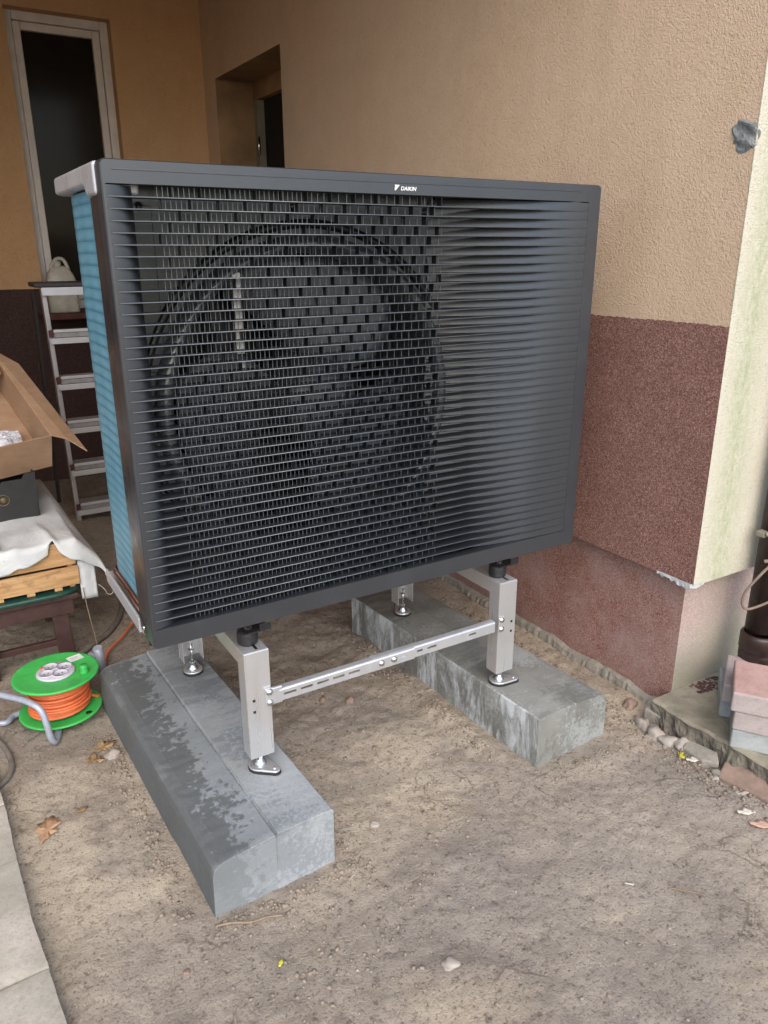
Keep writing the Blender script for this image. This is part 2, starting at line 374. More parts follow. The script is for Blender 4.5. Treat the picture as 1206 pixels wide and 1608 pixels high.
# ------------------------------------------------------------------ mesh helpers
class MB:
    def __init__(s): s.v = []; s.f = []; s.mi = []; s.sm = []
    def add(s, vs_, fs, mi=0, smooth=False):
        o = len(s.v); s.v += [tuple(v) for v in vs_]
        for f in fs: s.f.append(tuple(i+o for i in f)); s.mi.append(mi); s.sm.append(smooth)
        return s
    def box(s, x0, x1, y0, y1, z0, z1, mi=0, mis=None, rot=0, c=None):
        vs_ = [(x, y, z) for z in (z0, z1) for y in (y0, y1) for x in (x0, x1)]
        if rot:
            cx, cy = c if c else ((x0+x1)/2, (y0+y1)/2); a, b = math.cos(rot), math.sin(rot)
            vs_ = [(cx+(x-cx)*a-(y-cy)*b, cy+(x-cx)*b+(y-cy)*a, z) for x, y, z in vs_]
        fs = [(0, 2, 3, 1), (4, 5, 7, 6), (0, 1, 5, 4), (2, 6, 7, 3), (0, 4, 6, 2), (1, 3, 7, 5)]   # -z +z -y +y -x +x
        o = len(s.v); s.v += vs_
        for i, f in enumerate(fs): s.f.append(tuple(j+o for j in f)); s.mi.append(mis[i] if mis else mi); s.sm.append(False)
        return s
    def obox(s, org, a, b, c, mi=0):
        """box from a corner and three edge vectors"""
        org, a, b, c = map(Vector, (org, a, b, c))
        vs_ = [org+a*i+b*j+c*l for l in (0, 1) for j in (0, 1) for i in (0, 1)]
        fs = [(0, 2, 3, 1), (4, 5, 7, 6), (0, 1, 5, 4), (2, 6, 7, 3), (0, 4, 6, 2), (1, 3, 7, 5)]
        if a.cross(b).dot(c) < 0: fs = [f[::-1] for f in fs]
        return s.add(vs_, fs, mi)
    def prism(s, pts, ax, h0, h1, mi=0):
        """closed polygon pts (2D) extruded along ax ('x','y','z')"""
        def P(p, h): return {'x': (h, p[0], p[1]), 'y': (p[0], h, p[1]), 'z': (p[0], p[1], h)}[ax]
        n = len(pts); vs_ = [P(p, h0) for p in pts]+[P(p, h1) for p in pts]
        fs = [tuple(range(n))[::-1], tuple(range(n, 2*n))]+[(i, (i+1) % n, (i+1) % n+n, i+n) for i in range(n)]
        return s.add(vs_, fs, mi)
    def tube(s, pts, r, n=10, mi=0, closed=False, caps=True):
        pts = [Vector(p) for p in pts]; R_ = r if isinstance(r, (list, tuple)) else [r]*len(pts)
        vs_ = []; fs = []; prev = None
        for i, p in enumerate(pts):
            a = pts[(i-1) % len(pts)] if (i or closed) else p; b = pts[(i+1) % len(pts)] if (i < len(pts)-1 or closed) else p
            t = (b-a).normalized()
            if prev is None:
                q = t.cross(Vector((0, 0, 1)));  q = q if q.length > .05 else t.cross(Vector((1, 0, 0)))
            else: q = prev-t*prev.dot(t)
            q.normalize(); prev = q; w = t.cross(q)
            for j in range(n):
                an = 2*math.pi*j/n; vs_.append(p+(q*math.cos(an)+w*math.sin(an))*R_[i])
        m_ = len(pts)
        for i in range(m_ if closed else m_-1):
            for j in range(n):
                a = i*n+j; b = i*n+(j+1) % n; c = ((i+1) % m_)*n+(j+1) % n; d = ((i+1) % m_)*n+j
                fs.append((a, b, c, d))
        s.add(vs_, fs, mi, True)
        if caps and not closed:
            o = len(s.v)-len(vs_)
            s.f.append(tuple(o+j for j in range(n))[::-1]); s.mi.append(mi); s.sm.append(False)
            s.f.append(tuple(o+(m_-1)*n+j for j in range(n))); s.mi.append(mi); s.sm.append(False)
        return s
    def lathe(s, prof, c=(0, 0, 0), n=32, ax='z', mi=0, smooth=True):
        vs_ = []; fs = []
        for r, h in prof:
            for j in range(n):
                a = 2*math.pi*j/n; x, y = r*math.cos(a), r*math.sin(a)
                if ax == 'z': vs_.append((c[0]+x, c[1]+y, c[2]+h))
                elif ax == 'y': vs_.append((c[0]+x, c[1]+h, c[2]+y))
                else: vs_.append((c[0]+h, c[1]+x, c[2]+y))
        for i in range(len(prof)-1):
            for j in range(n):
                f = (i*n+j, i*n+(j+1) % n, (i+1)*n+(j+1) % n, (i+1)*n+j)
                fs.append(f)
        return s.add(vs_, fs, mi, smooth)
def world_loc(o):
    v = Vector(o.location)
    while o.parent: o = o.parent; v += o.location
    return v
# simpler: work with real objects, computing world_loc on demand
def _build(s, name, mats, parent=None, at=None, bevel=0, seg=2, solid=0, subsurf=0):
    if isinstance(mats, str): mats = M[mats]
    if isinstance(mats, (list, tuple)): mats = [M[x] if isinstance(x, str) else x for x in mats]
    else: mats = [mats]
    pl = world_loc(parent) if parent else Vector((0, 0, 0))
    org = Vector(at) if at is not None else (pl if parent else Vector((0, 0, 0)))
    me = bpy.data.meshes.new(name)
    me.from_pydata([tuple(Vector(v)-org) for v in s.v], [], s.f)
    for m_ in mats: me.materials.append(m_)
    me.polygons.foreach_set('material_index', s.mi); me.polygons.foreach_set('use_smooth', s.sm)
    b = bmesh.new(); b.from_mesh(me); bmesh.ops.recalc_face_normals(b, faces=b.faces); b.to_mesh(me); b.free()
    me.update()
    o = bpy.data.objects.new(name, me); col.objects.link(o)
    if parent: o.parent = parent
    o.location = org-pl
    if subsurf:
        su = o.modifiers.new('sub', 'SUBSURF'); su.levels = su.render_levels = subsurf
    if solid:
        so = o.modifiers.new('solid', 'SOLIDIFY'); so.thickness = solid; so.offset = 0
    if bevel:
        bv = o.modifiers.new('bevel', 'BEVEL'); bv.width = bevel; bv.segments = seg; bv.limit_method = 'ANGLE'; bv.angle_limit = .6
    return o
MB.build = _build

def thing(name, label, cat, loc, group=None):
    o = bpy.data.objects.new(name, None); col.objects.link(o); o.location = loc
    o.empty_display_size = .05
    return tag(o, label, cat, group)
def tag(o, label, cat, group=None):
    o['label'] = label; o['category'] = cat
    if group: o['group'] = group
    return o
def twin(o, parent, loc):
    c = o.copy(); col.objects.link(c); c.parent = parent; c.location = loc
    return c

# ------------------------------------------------------------------ ground
def hashn(ix, iy, s):
    n = (ix*374761393+iy*668265263+s*1442695041) & 0x7fffffff
    n = ((n ^ (n >> 13))*1274126177) & 0x7fffffff
    return ((n ^ (n >> 16)) & 0xffff)/65535.0
def vnoise(x, y, s=0):
    ix = np.floor(x).astype(np.int64); iy = np.floor(y).astype(np.int64)
    fx = x-ix; fy = y-iy; fx = fx*fx*fx*(fx*(6*fx-15)+10); fy = fy*fy*fy*(fy*(6*fy-15)+10)
    a = hashn(ix, iy, s); b = hashn(ix+1, iy, s); c = hashn(ix, iy+1, s); d = hashn(ix+1, iy+1, s)
    return (a*(1-fx)+b*fx)*(1-fy)+(c*(1-fx)+d*fx)*fy
def fbm(x, y, octs=5, s=0, g=.5):
    t = 0; a = 1; n = 0
    for i in range(octs): t = t+a*(vnoise(x, y, s+i)-.5); n += a; x = x*2.03+5.1; y = y*2.03+9.7; a *= g
    return t/n
def gh(x, y):
    x = np.asarray(x, float); y = np.asarray(y, float)
    h = GZ+.030*fbm(x*1.6, y*1.6, 3, 3)+.016*fbm(x*8, y*8, 4, 20, .6)+.006*fbm(x*45, y*45, 3, 40, .6)
    # trodden, smoother towards the camera; rougher dug soil between the kerbs
    rough = np.clip((y+.25)*2.0, 0, 1)*np.clip(1-(y-1.3), 0, 1)*np.clip((x-.25)*4, 0, 1)*np.clip((1.15-x)*4, 0, 1)
    h = h+rough*(.030*fbm(x*6, y*6, 5, 60, .62))
    # heaped soil along kerb sides, hollow at (0.74, 0.76)
    for kx, amp in ((.35, .012), (.93, .016)):
        h = h+amp*np.exp(-((x-kx)/.05)**2)*np.clip((y+.3)*4, 0, 1)*np.clip((1.0-y)*4, 0, 1)*(1+2*fbm(x*14, y*14, 2, 80))
    h = h-.022*np.exp(-(((x-.76)/.07)**2+((y-.76)/.05)**2))
    h = h+.014*np.exp(-(((x-1.15)/.18)**2+((y+.26)/.05)**2))+.008*np.exp(-(((x-.20)/.16)**2+((y+.25)/.04)**2))
    return h
def ghf(x, y): return float(gh(x, y))
def axis(a, b, step, far):
    core = list(np.arange(a, b+1e-6, step)); lo = []; hi = []
    d = step
    p = a
    while p > -far: d *= 1.25; p -= d; lo.append(p)
    d = step; p = core[-1]
    while p < far: d *= 1.25; p += d; hi.append(p)
    return np.array(lo[::-1]+core+hi)
xs = axis(-.9, 2.0, .0085, 60); ys = axis(-1.25, 2.0, .0085, 60)
X, Y = np.meshgrid(xs, ys); Z = gh(X, Y)
far = np.maximum(np.abs(X-.5), np.abs(Y-.5)); Z = np.where(far > 6, GZ+.0*Z, Z)
nx, ny = len(xs), len(ys)
me = bpy.data.meshes.new('ground')
V = np.stack([X.ravel(), Y.ravel(), Z.ravel()], 1)
idx = np.arange(nx*ny).reshape(ny, nx)
F = np.stack([idx[:-1, :-1].ravel(), idx[:-1, 1:].ravel(), idx[1:, 1:].ravel(), idx[1:, :-1].ravel()], 1)
me.vertices.add(len(V)); me.vertices.foreach_set('co', V.ravel())
me.loops.add(F.size); me.loops.foreach_set('vertex_index', F.ravel().astype(np.int32))
me.polygons.add(len(F)); me.polygons.foreach_set('loop_start', np.arange(0, F.size, 4, dtype=np.int32))
me.polygons.foreach_set('use_smooth', [True]*len(F))
me.update(calc_edges=True); me.materials.append(M['soil'])
g = bpy.data.objects.new('ground', me); col.objects.link(g); g['kind'] = 'structure'

# ------------------------------------------------------------------ house
WX, WY = 1.50, -.27       # plane of the upper side wall, plane of the front face
PX, PY = 1.55, -.21       # recessed plinth
BY = 3.68                 # back wall of the porch
TOP = 4.2
house = thing('house', 'ochre rendered house with brown granular plinth, cream front corner and a shaded porch recess', 'house', (2.5, 2.0, GZ))
# side wall, split round the doorway recess; front face of it is the cream render
MB().box(WX, WX+.9, WY, 2.5, .65, TOP, mis=[0, 0, 1, 0, 0, 0]).build('side_wall', ['ochre_side', 'cream'], house)
MB().box(WX, WX+.9, 3.47, BY+.3, .65, TOP, mis=[0, 0, 1, 0, 0, 0]).build('side_wall', ['ochre_side', 'soot_shade'], house)
MB().box(WX, WX+.9, 2.5, 3.47, 1.84, TOP, mis=[1, 0, 0, 0, 0, 0]).build('side_wall', ['ochre_side', 'soot_shade'], house)
# brown band, slightly proud at its upper edge
nb = 60
mb = MB()
ysb = [WY+.0+(2.5-WY)*i/nb for i in range(nb+1)]
r = random.Random(21)
mb.box(WX, WX+.899, WY+.0003, 2.5, -.0948, .6485)
mb.prism([(WY-.001, -.095), (2.5, -.095)]+[(2.5-(2.5-WY+.001)*i/400, .6495+.0045*r.random()) for i in range(401)], 'x', WX-.0016, WX-.0001)
mb.build('plinth_band', ['brown_band', 'cream'], house)
MB().box(WX-.0015, WX+.899, 3.47, BY+.3, -.095, .6485).build('plinth_band', 'brown_band', house)
MB().box(WX-.0012, 4.5, WY-.002, WY, -.095, TOP).build('front_render', 'cream', house)
MB().box(WX+.9005, 4.5, WY+.0003, WY+.5, -.0948, TOP).build('front_wall', 'cream', house)
MB().box(PX, 4.5, PY, 2.5, GZ-.3, -.0975, mis=[0, 0, 1, 0, 0, 0]).build('plinth', ['brown_low', 'pink_low'], house)
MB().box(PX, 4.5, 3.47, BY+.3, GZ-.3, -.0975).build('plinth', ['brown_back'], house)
# doorway in the side wall
MB().box(1.742, 1.80, 2.5, 3.47, 1.74, 1.84).build('door_lintel', 'soot_shade', house)
MB().box(1.785, 2.38, 2.565, 3.405, GZ, 1.738).build('door_leaf', 'dark_room', house)
df = MB().box(1.742, 1.80, 3.41, 3.47, GZ-.1, 1.74).box(1.742, 1.80, 2.5, 2.56, GZ-.1, 1.74).build('door_frame', 'frame_dark', house, bevel=.004)
for z in (1.42, .75): MB().tube([(1.738, 3.405, z), (1.738, 3.405, z+.11)], .009, 8).build('hinge', 'bolt', df)
# back wall round the window opening
W0, W1, WB, WT = .385, .955, .50, 2.13
MB().box(-4.0, W0, BY, BY+.3, .63, TOP).build('back_wall', 'ochre', house)
MB().box(W1, WX, BY, BY+.3, .63, TOP).build('back_wall', 'ochre', house)
MB().box(W0, W1, BY, BY+.3, WT, TOP).build('back_wall', 'ochre', house)
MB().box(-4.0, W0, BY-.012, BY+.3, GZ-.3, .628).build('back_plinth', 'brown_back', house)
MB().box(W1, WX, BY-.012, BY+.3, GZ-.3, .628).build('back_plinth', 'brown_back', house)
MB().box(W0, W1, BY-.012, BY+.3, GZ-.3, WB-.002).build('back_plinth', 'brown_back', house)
win = MB()
fy0, fy1 = BY+.085, BY+.15
def ring(mb, x0, x1, z0, z1, w, y0, y1):
    mb.box(x0, x0+w, y0, y1, z0, z1); mb.box(x1-w, x1, y0, y1, z0, z1)
    mb.box(x0+w, x1-w, y0, y1, z1-w, z1); mb.box(x0+w, x1-w, y0, y1, z0, z0+w)
ring(win, W0-.01, W1+.01, WB, WT+.01, .055, fy0, fy1)
wf = win.build('window', 'frame_paint', house, bevel=.006)
sh = MB(); ring(sh, W0+.047, W1-.047, WB+.057, WT-.047, .042, fy0+.015, fy1+.01)
sh.build('sash', 'frame_paint', wf, bevel=.005)
MB().box(W0+.085, W1-.085, fy0+.04, fy0+.046, WB+.095, WT-.085).build('pane', 'glass', wf)
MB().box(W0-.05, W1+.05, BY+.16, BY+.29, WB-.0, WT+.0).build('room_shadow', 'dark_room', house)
MB().box(.33, 1.05, 3.36, BY-.014, .465, .498).build('sill', 'sill', house, bevel=.004)
# unseen porch roof drawn forward, and left wall added, to shade the recess
MB().box(-4.0, WX-.002, -.25, BY-.002, 2.34, 2.6).build('unseen_porch_ceiling', 'ceiling', house)
MB().box(-1.3, -1.1, 1.1, BY-.014, GZ-.3, 2.338).build('added_shade_wall', 'ochre', house)
MB().box(-4.0, 4.5, .1, 4.5, TOP+.002, TOP+.2).build('eaves', 'ceiling', house)
# mortar patch wrapped round the corner, and the torn mesh at the bottom corner
pm = MB(); NP, NR = 40, 7; r = random.Random(3)
out_ = []
for i in range(NP):
    a = 2*math.pi*i/NP; k_ = .95+.10*math.sin(3*a+1)+.07*math.sin(7*a+2)+.04*math.sin(11*a)+.04*r.random()
    sx = abs(math.cos(a))**.7*math.copysign(1, math.cos(a)); sz = abs(math.sin(a))**.7*math.copysign(1, math.sin(a))
    out_.append((-.030+.038*sx*k_-.006*sz, .030*sz*k_*(1-.25*math.cos(a*2))))      # distance along the wall from the corner (negative = side wall)
vs_ = [None]*(NP*NR+1)
def on_corner(u, h, th):
    if u < 0: return (WX-.001-th, WY-u-th*.4, 1.110+h)
    return (WX+u-th*.5, WY-.003-th, 1.110+h)
for j in range(NR):
    f_ = 1-j/NR
    for i, (u, h) in enumerate(out_):
        uu, hh = -.034+(u+.034)*f_, h*f_
        th = (0 if j == 0 else .002+.003*float(fbm(uu*70, hh*70, 3, 2)*2)+.003*math.sin(hh*160+uu*90))
        vs_[j*NP+i] = on_corner(uu, hh, max(-.0008, th))
vs_[NP*NR] = on_corner(-.034, 0, .004)
fs = [(j*NP+i, j*NP+(i+1) % NP, (j+1)*NP+(i+1) % NP, (j+1)*NP+i) for j in range(NR-1) for i in range(NP)]+[((NR-1)*NP+i, (NR-1)*NP+(i+1) % NP, NP*NR) for i in range(NP)]
pm.add(vs_, fs)
o = pm.build('mortar_patch', 'mortar', house); o['label'] = 'dark grey mortar dab smeared on the wall corner'
tm = MB()
r = random.Random(5)
npt = 14
top = [(WX-.004, WY+.13-i*.0095-.004*r.random(), -.090+.0*i) for i in range(npt)]
bot = [(WX-.003-.004*r.random(), p[1], -.096-.010*r.random()**2-.006*(i/npt)) for i, p in enumerate(top)]
top += [(WX+.004+i*.007, WY-.005, -.088-.002*i) for i in range(6)]
bot += [(WX+.004+i*.007, WY-.006, -.104+.002*i+.008*r.random()) for i in range(6)]
n = len(top)
tm.add(top+bot, [(i, i+1, n+i+1, n+i) for i in range(n-1)])
tm.build('torn_mesh', 'torn', house, solid=.002)
# uneven mortar footing along the plinth
ft = MB(); N = 260
r = random.Random(9)
rows = []
for i in range(N+1):
    y = PY-.03+(2.45-PY)*i/N
    w = .020+.006*r.random()+.03*float(fbm(y*5, 1.0, 4, 5)); zt = -.555+.014*float(fbm(y*9, 2.0, 4, 8)*2)
    rows.append([(PX+.01, y, zt+.010), (PX-w*.75, y+.004*r.random(), zt-.002*r.random()), (PX-w, y, zt-.014-.008*r.random()), (PX-w*1.05, y, GZ-.08)])
vv = [p for q in rows for p in q]
ff = [(i*4+j, i*4+j+1, i*4+j+5, i*4+j+4) for i in range(N) for j in range(3)]
ft.add(vv, ff); ft.build('mortar_footing', 'rubble', house)

# downpipe
dp = thing('downpipe', 'dark brown rain downpipe with ribbed collar in front of the cream wall corner', 'downpipe', (1.775, -.335, GZ))
prof = [(.047, -.515), (.049, -.515), (.049, -.50)]
MB().tube([(1.775, -.335, -.28), (1.775, -.335, 4.1)], .046, 24).build('pipe', 'pipe', dp)
prof = [(.03, -.52), (.050, -.52)]
z = -.52
for i in range(5): prof += [(.050, z), (.0535, z+.006), (.0535, z+.024), (.050, z+.030)]; z += .034
prof += [(.053, z), (.056, z+.004), (.056, z+.05), (.0535, z+.055), (.046, z+.058)]
MB().lathe(prof, (1.775, -.335, 0), 28).build('collar', 'pipe', dp)
br = MB().box(1.708, 1.742, -.335, -.308, .035, .052).build('bracket', 'frame_dark', dp, bevel=.003)
MB().tube([(1.716, -.352, .05), (1.716, -.340, .05)], .008, 8).build('screw', 'bolt', br)
cb = []
for i in range(25):
    a = i/24; an = -1.9-a*3.3
    cb.append((1.700+.062*math.cos(an)*(.8 if a < .5 else 1)+.0, -.372+.02*math.sin(a*3), -.105+.085*math.sin(an)))
cb = [(1.735, -.385, -.012), (1.700, -.378, -.03), (1.668, -.36, -.075), (1.652, -.34, -.125), (1.655, -.335, -.165), (1.675, -.34, -.185), (1.705, -.355, -.178), (1.74, -.385, -.15)]
def smooth_path(p, n=6):
    p = [Vector(q) for q in p]; out = []
    for i in range(len(p)-1):
        a, b, c, d = p[max(0, i-1)], p[i], p[i+1], p[min(len(p)-1, i+2)]
        for j in range(n):
            t = j/n
            out.append(.5*((2*b)+(c-a)*t+(2*a-5*b+4*c-d)*t*t+(3*b-a-3*c+d)*t**3))
    return out+[p[-1]]
tag(MB().tube(smooth_path(cb), .0042, 8).build('cable', 'cable', at=(1.7, -.36, -.1)), 'loop of old brown cable sticking out beside the dark downpipe', 'cable')
ti = smooth_path([(1.742, -.385, .03), (1.71, -.39, .012), (1.688, -.385, -.012), (1.672, -.37, -.018)])
tag(MB().tube(ti, .0055, 8).build('cable_stub', 'cable', at=(1.71, -.38, .02)), 'short cut cable stub poking out just under the bracket of the downpipe', 'cable')

# ------------------------------------------------------------------ concrete ledge at the foot of the front face
def rock_mesh(mb, c, rx, ry, rz, seed, rot=0, sub=2, rough=.22):
    b = bmesh.new(); bmesh.ops.create_icosphere(b, subdivisions=sub, radius=1)
    rr = random.Random(seed); ph = [rr.uniform(0, 6) for _ in range(6)]
    ca, sa = math.cos(rot), math.sin(rot); vs_ = []
    for v in b.verts:
        p = v.co
        k_ = 1+rough*(math.sin(p.x*2.3+ph[0])*math.sin(p.y*2.7+ph[1])+.6*math.sin(p.z*4+ph[2]+p.x*3)+.4*math.sin(p.y*7+ph[3])*math.cos(p.x*6+ph[4]))
        x, y, z_ = p.x*rx*k_, p.y*ry*k_, p.z*rz*k_
        vs_.append((c[0]+x*ca-y*sa, c[1]+x*sa+y*ca, c[2]+z_))
    fs = [tuple(v.index for v in f.verts) for f in b.faces]; b.free()
    return mb.add(vs_, fs, 0, sub > 1)
lx = 1.462
lg = MB(); NX, NY = 46, 60
r = random.Random(3)
ledge_x1, ledge_y0 = 4.5, -3.0
xs_ = [lx+.0+.010*i for i in range(30)]+[lx+.3+.15*i for i in range(1, 20)]
ys_ = [PY-.001-.006*i for i in range(88)]+[PY-.53-.2*i for i in range(1, 14)]
vv = []
for j, y in enumerate(ys_):
    edge = .014*float(fbm(y*9, .3, 4, 30)*2)+.02*float(fbm(y*3, .9, 2, 35))
    for i, x in enumerate(xs_):
        xx = x+(edge if i < 3 else edge*max(0, 1-i/10))
        z_ = -.500-.02*max(0, (PY-y))*.4+.006*float(fbm(x*12, y*12, 3, 50)*2)-(.006 if i == 0 else 0)
        vv.append((xx, y, z_))
nxx = len(xs_)
ff = [(j*nxx+i, j*nxx+i+1, (j+1)*nxx+i+1, (j+1)*nxx+i) for j in range(len(ys_)-1) for i in range(nxx-1)]
lg.add(vv, ff)
# broken front face of the ledge
o = []
for j, y in enumerate(ys_):
    t = vv[j*nxx]
    for q in range(13):
        d = q/12
        o.append((t[0]-.001*q+.024*float(fbm(y*22, q*.16, 5, 70, .65)*2)*min(1, q/2), t[1], t[2]+(GZ-.06-t[2])*d))
lg.add(o, [(j*13+q, j*13+q+1, (j+1)*13+q+1, (j+1)*13+q) for j in range(len(ys_)-1) for q in range(12)], 1)
lg.add([vv[i] for i in range(nxx)]+[(vv[i][0], vv[i][1], GZ-.06) for i in range(nxx)], [(i, i+1, nxx+i+1, nxx+i) for i in range(nxx-1)])
tag(lg.build('concrete_ledge', ['ledge', 'ledge_face'], at=(1.6, -.4, GZ)), 'low mossy broken concrete ledge at the foot of the cream house corner', 'ledge')
# red dirt heaped on the ledge at the wall
md = MB()
for i in range(260):
    x = 1.62+r.random()*.30; y = PY-.012-r.random()*(.10 if x > 1.68 else .05)
    rock_mesh(md, (x, y, -.502), .003+.007*r.random(), .003+.006*r.random(), .003+.005*r.random(), i, r.random()*6, 1)
M['red_dirt'] = simple('dark_red_crumbs', (.085, .04, .037), .9, 0, .4, 60)
o = md.build('crumbled_render', 'red_dirt', at=(1.75, -.25, -.5)); o['kind'] = 'stuff'; o['label'] = 'dark red crumbs of render on the ledge below the wall'

# ------------------------------------------------------------------ pavers stacked on the ledge
pa = Vector((.83, .56, 0)).normalized(); pb = Vector((.56, -.83, 0)).normalized()
def paver(corner, z0, h, la, lb, mats, label, rot=0):
    ca, sa = math.cos(rot), math.sin(rot)
    a = Vector((pa.x*ca-pa.y*sa, pa.x*sa+pa.y*ca, 0)); b = Vector((pb.x*ca-pb.y*sa, pb.x*sa+pb.y*ca, 0))
    c = Vector((corner[0], corner[1], z0))
    m_ = MB().obox(c, a*la, b*lb, Vector((0, 0, h)))
    if isinstance(mats, list):
        m_.mi[1] = 1
    o = m_.build('paver', mats, at=c, bevel=.006, seg=3)
    return tag(o, label, 'paver', 'pavers stacked on the concrete ledge')
paver((1.560, -.375), -.502, .062, .20, .10, 'paver_grey', 'grey paver behind the stack, only its narrow left end showing, at the bottom', .05)
paver((1.545, -.385), -.439, .060, .20, .10, 'paver_pink', 'paver end sticking out left behind the stack, upper of the two at the back', -.03)
paver((1.457, -.487), -.504, .061, .20, .20, 'paver_grey', 'blue grey speckled paver at the bottom front of the stack', .02)
paver((1.452, -.488), -.442, .060, .20, .20, 'paver_pink', 'plain grey brown paver in the middle of the stack on the ledge', -.02)
paver((1.440, -.482), -.381, .061, .20, .20, ['paver_pink', 'paver_red'], 'red topped paver lying on top of the stack beside the downpipe', 0)
paver((1.556, -.640), -.505, .061, .20, .10, 'paver_grey', 'grey paver at the right end of the bottom row, cut by the picture edge', 0)

# ------------------------------------------------------------------ kerb stones
def kerb(name, A, B, w, mirror, label, mat, seed):
    """A front corner of the inner (sharp) edge on top, B its back end; w width towards the sloped side"""
    A, B = Vector((*A, 0)), Vector((*B, 0)); d = (B-A); L = d.length; d.normalize()
    n_ = Vector((-d.y, d.x, 0)) if not mirror else Vector((d.y, -d.x, 0))
    zt = -.42; zb = GZ-.05
    P = [(0, zb), (.0, zt-.004), (.004, zt), (.146, zt+.0005), (.1475, zt-.007), (.1515, zt-.007), (.153, zt-.0045), (w-.034, zt-.013), (w-.014, zt-.018), (w-.003, zt-.030), (w, zt-.050), (w+.004, zb)]
    segs = 50
    mb = MB(); vs_ = []
    rr = random.Random(seed)
    for i in range(segs+1):
        t = L*i/segs
        for j, (u, z_) in enumerate(P):
            e = (.0035 if j in (2, 7, 8) else .0012)*float(fbm(t*40+seed, j*1.7, 4, 5, .7)*2) if 0 < j < len(P)-1 else 0
            q = A+d*t+n_*(u+e)
            vs_.append((q.x, q.y, z_+e*.6))
    m_ = len(P)
    fs = [(i*m_+j, i*m_+j+1, (i+1)*m_+j+1, (i+1)*m_+j) for i in range(segs) for j in range(m_-1)]
    fs += [tuple(range(m_)), tuple(segs*m_+j for j in range(m_))[::-1]]
    mb.add(vs_, fs)
    o = mb.build(name, mat, at=(A.x, A.y, GZ), bevel=.003, seg=2)
    return tag(o, label, 'kerb stone', 'concrete kerb stones carrying the stand')
kl = kerb('kerb_stone', (.327, -.213), (.293, .790), .305, False, 'blue grey concrete kerb stone lying under the left legs, damp stains on top', 'kerb_l', 1)
kr = kerb('kerb_stone', (.997, -.195), (.937, .805), .290, True, 'concrete kerb stone with white lime streaks under the right legs by the wall', 'kerb_r', 2)
# long shallow groove cast into the end face of the left block
d = Vector((.293-.327, .790+.213, 0)).normalized(); n_ = Vector((-d.y, d.x, 0))

# ------------------------------------------------------------------ heat pump
hp = thing('heat_pump', 'large outdoor heat pump with black louvred front grille and blue coil on its left side', 'heat pump', (.635, .25, 0))
HPL = Vector((.635, .25, 0))
# front frame
def rounded_rect(x0, x1, z0, z1, r, n=5):
    pts = []
    for cx, cz, a0 in ((x1-r, z1-r, 0), (x0+r, z1-r, 90), (x0+r, z0+r, 180), (x1-r, z0+r, 270)):
        for i in range(n+1):
            a = math.radians(a0+90*i/n); pts.append((cx+r*math.cos(a), cz+r*math.sin(a)))
    return pts
out = rounded_rect(0, 1.27, 0, 1.004, .010); nO = len(out)
IX0, IX1, IZ0, IZ1 = .0065, 1.228, .047, .962
inn = rounded_rect(IX0, IX1, IZ0, IZ1, .003)
fm = MB()
vs_ = [(x, .004, z) for x, z in out]
inset = rounded_rect(.002, 1.268, .002, 1.002, .009)
vs_ += [(x, 0, z) for x, z in inset]+[(x, 0, z) for x, z in inn]+[(x, .030, z) for x, z in inn]+[(x, .048, z) for x, z in out]
fs = []
for a, b in ((4, 0), (0, 1), (1, 2), (2, 3)):
    for i in range(nO):
        j = (i+1) % nO; fs.append((a*nO+i, a*nO+j, b*nO+j, b*nO+i))
fm.add(vs_, fs, 0, False)
frame = fm.build('front_frame', 'black_plastic', hp)
frame.data.polygons.foreach_set('use_smooth', [False]*len(frame.data.polygons))
# embossed step along the top bar and right bar
MB().box(.02, 1.2, -.0012, .0005, .985, .9875).build('front_frame_ridge', 'black_plastic', frame, bevel=.0005)
# louvres
PITCH = .02125; NL = 42; Z1 = IZ0+PITCH
LD = .040
lv = MB().box(IX0+.0002, IX1-.0002, .0002, LD, -.0009, .0009).tube([(IX0+.004, .0004, 0), (IX1-.16, .0004, 0)], .0012, 8, mi=1).build('louvre', ['black_plastic', 'edge_plastic'], hp, at=(HPL.x, HPL.y, 0))
lv.location.z = Z1
for k_ in range(1, NL):
    twin(lv, hp, (0, 0, Z1+PITCH*k_))
# closed bands between the louvres at the right (they curve back into the grille) and scoops at the left
def band(name, prof, tilt):
    mb = MB(); vs_ = []
    nn = len(prof)
    for (x, y) in prof:
        t = tilt*min(1, y/.012)
        vs_ += [(x, y-t*.5+.0004, -PITCH+.0011), (x, y-.0*t, -PITCH*.5), (x, y+t, -.0011)]
    fs = []
    for i in range(nn-1):
        for j in range(2): fs.append((i*3+j, (i+1)*3+j, (i+1)*3+j+1, i*3+j+1))
    mb.add(vs_, fs, 0, True)
    o = mb.build(name, 'black_plastic', hp, at=(HPL.x, HPL.y, 0))
    o.location.z = Z1
    return o
pr = []
for i in range(33):
    t = i/32; x = IX1-.0001-t*.45
    y = .0004+.012*t**1.0+.073*t**2.6
    pr.append((x, y))
bnd = band('side_panel_band', [(x, y) for x, y in pr[:]], .003)
ps = []
for i in range(17):
    t = i/16; a = t*math.pi/2
    ps.append((IX0+.0002+.058*math.sin(a), .0008+.052*(1-math.cos(a))))
scp = band('scoop', ps, .0015)
for k_ in range(1, NL+1):
    twin(bnd, hp, (-.0+0, 0, Z1+PITCH*k_)); twin(scp, hp, (0, 0, Z1+PITCH*k_))
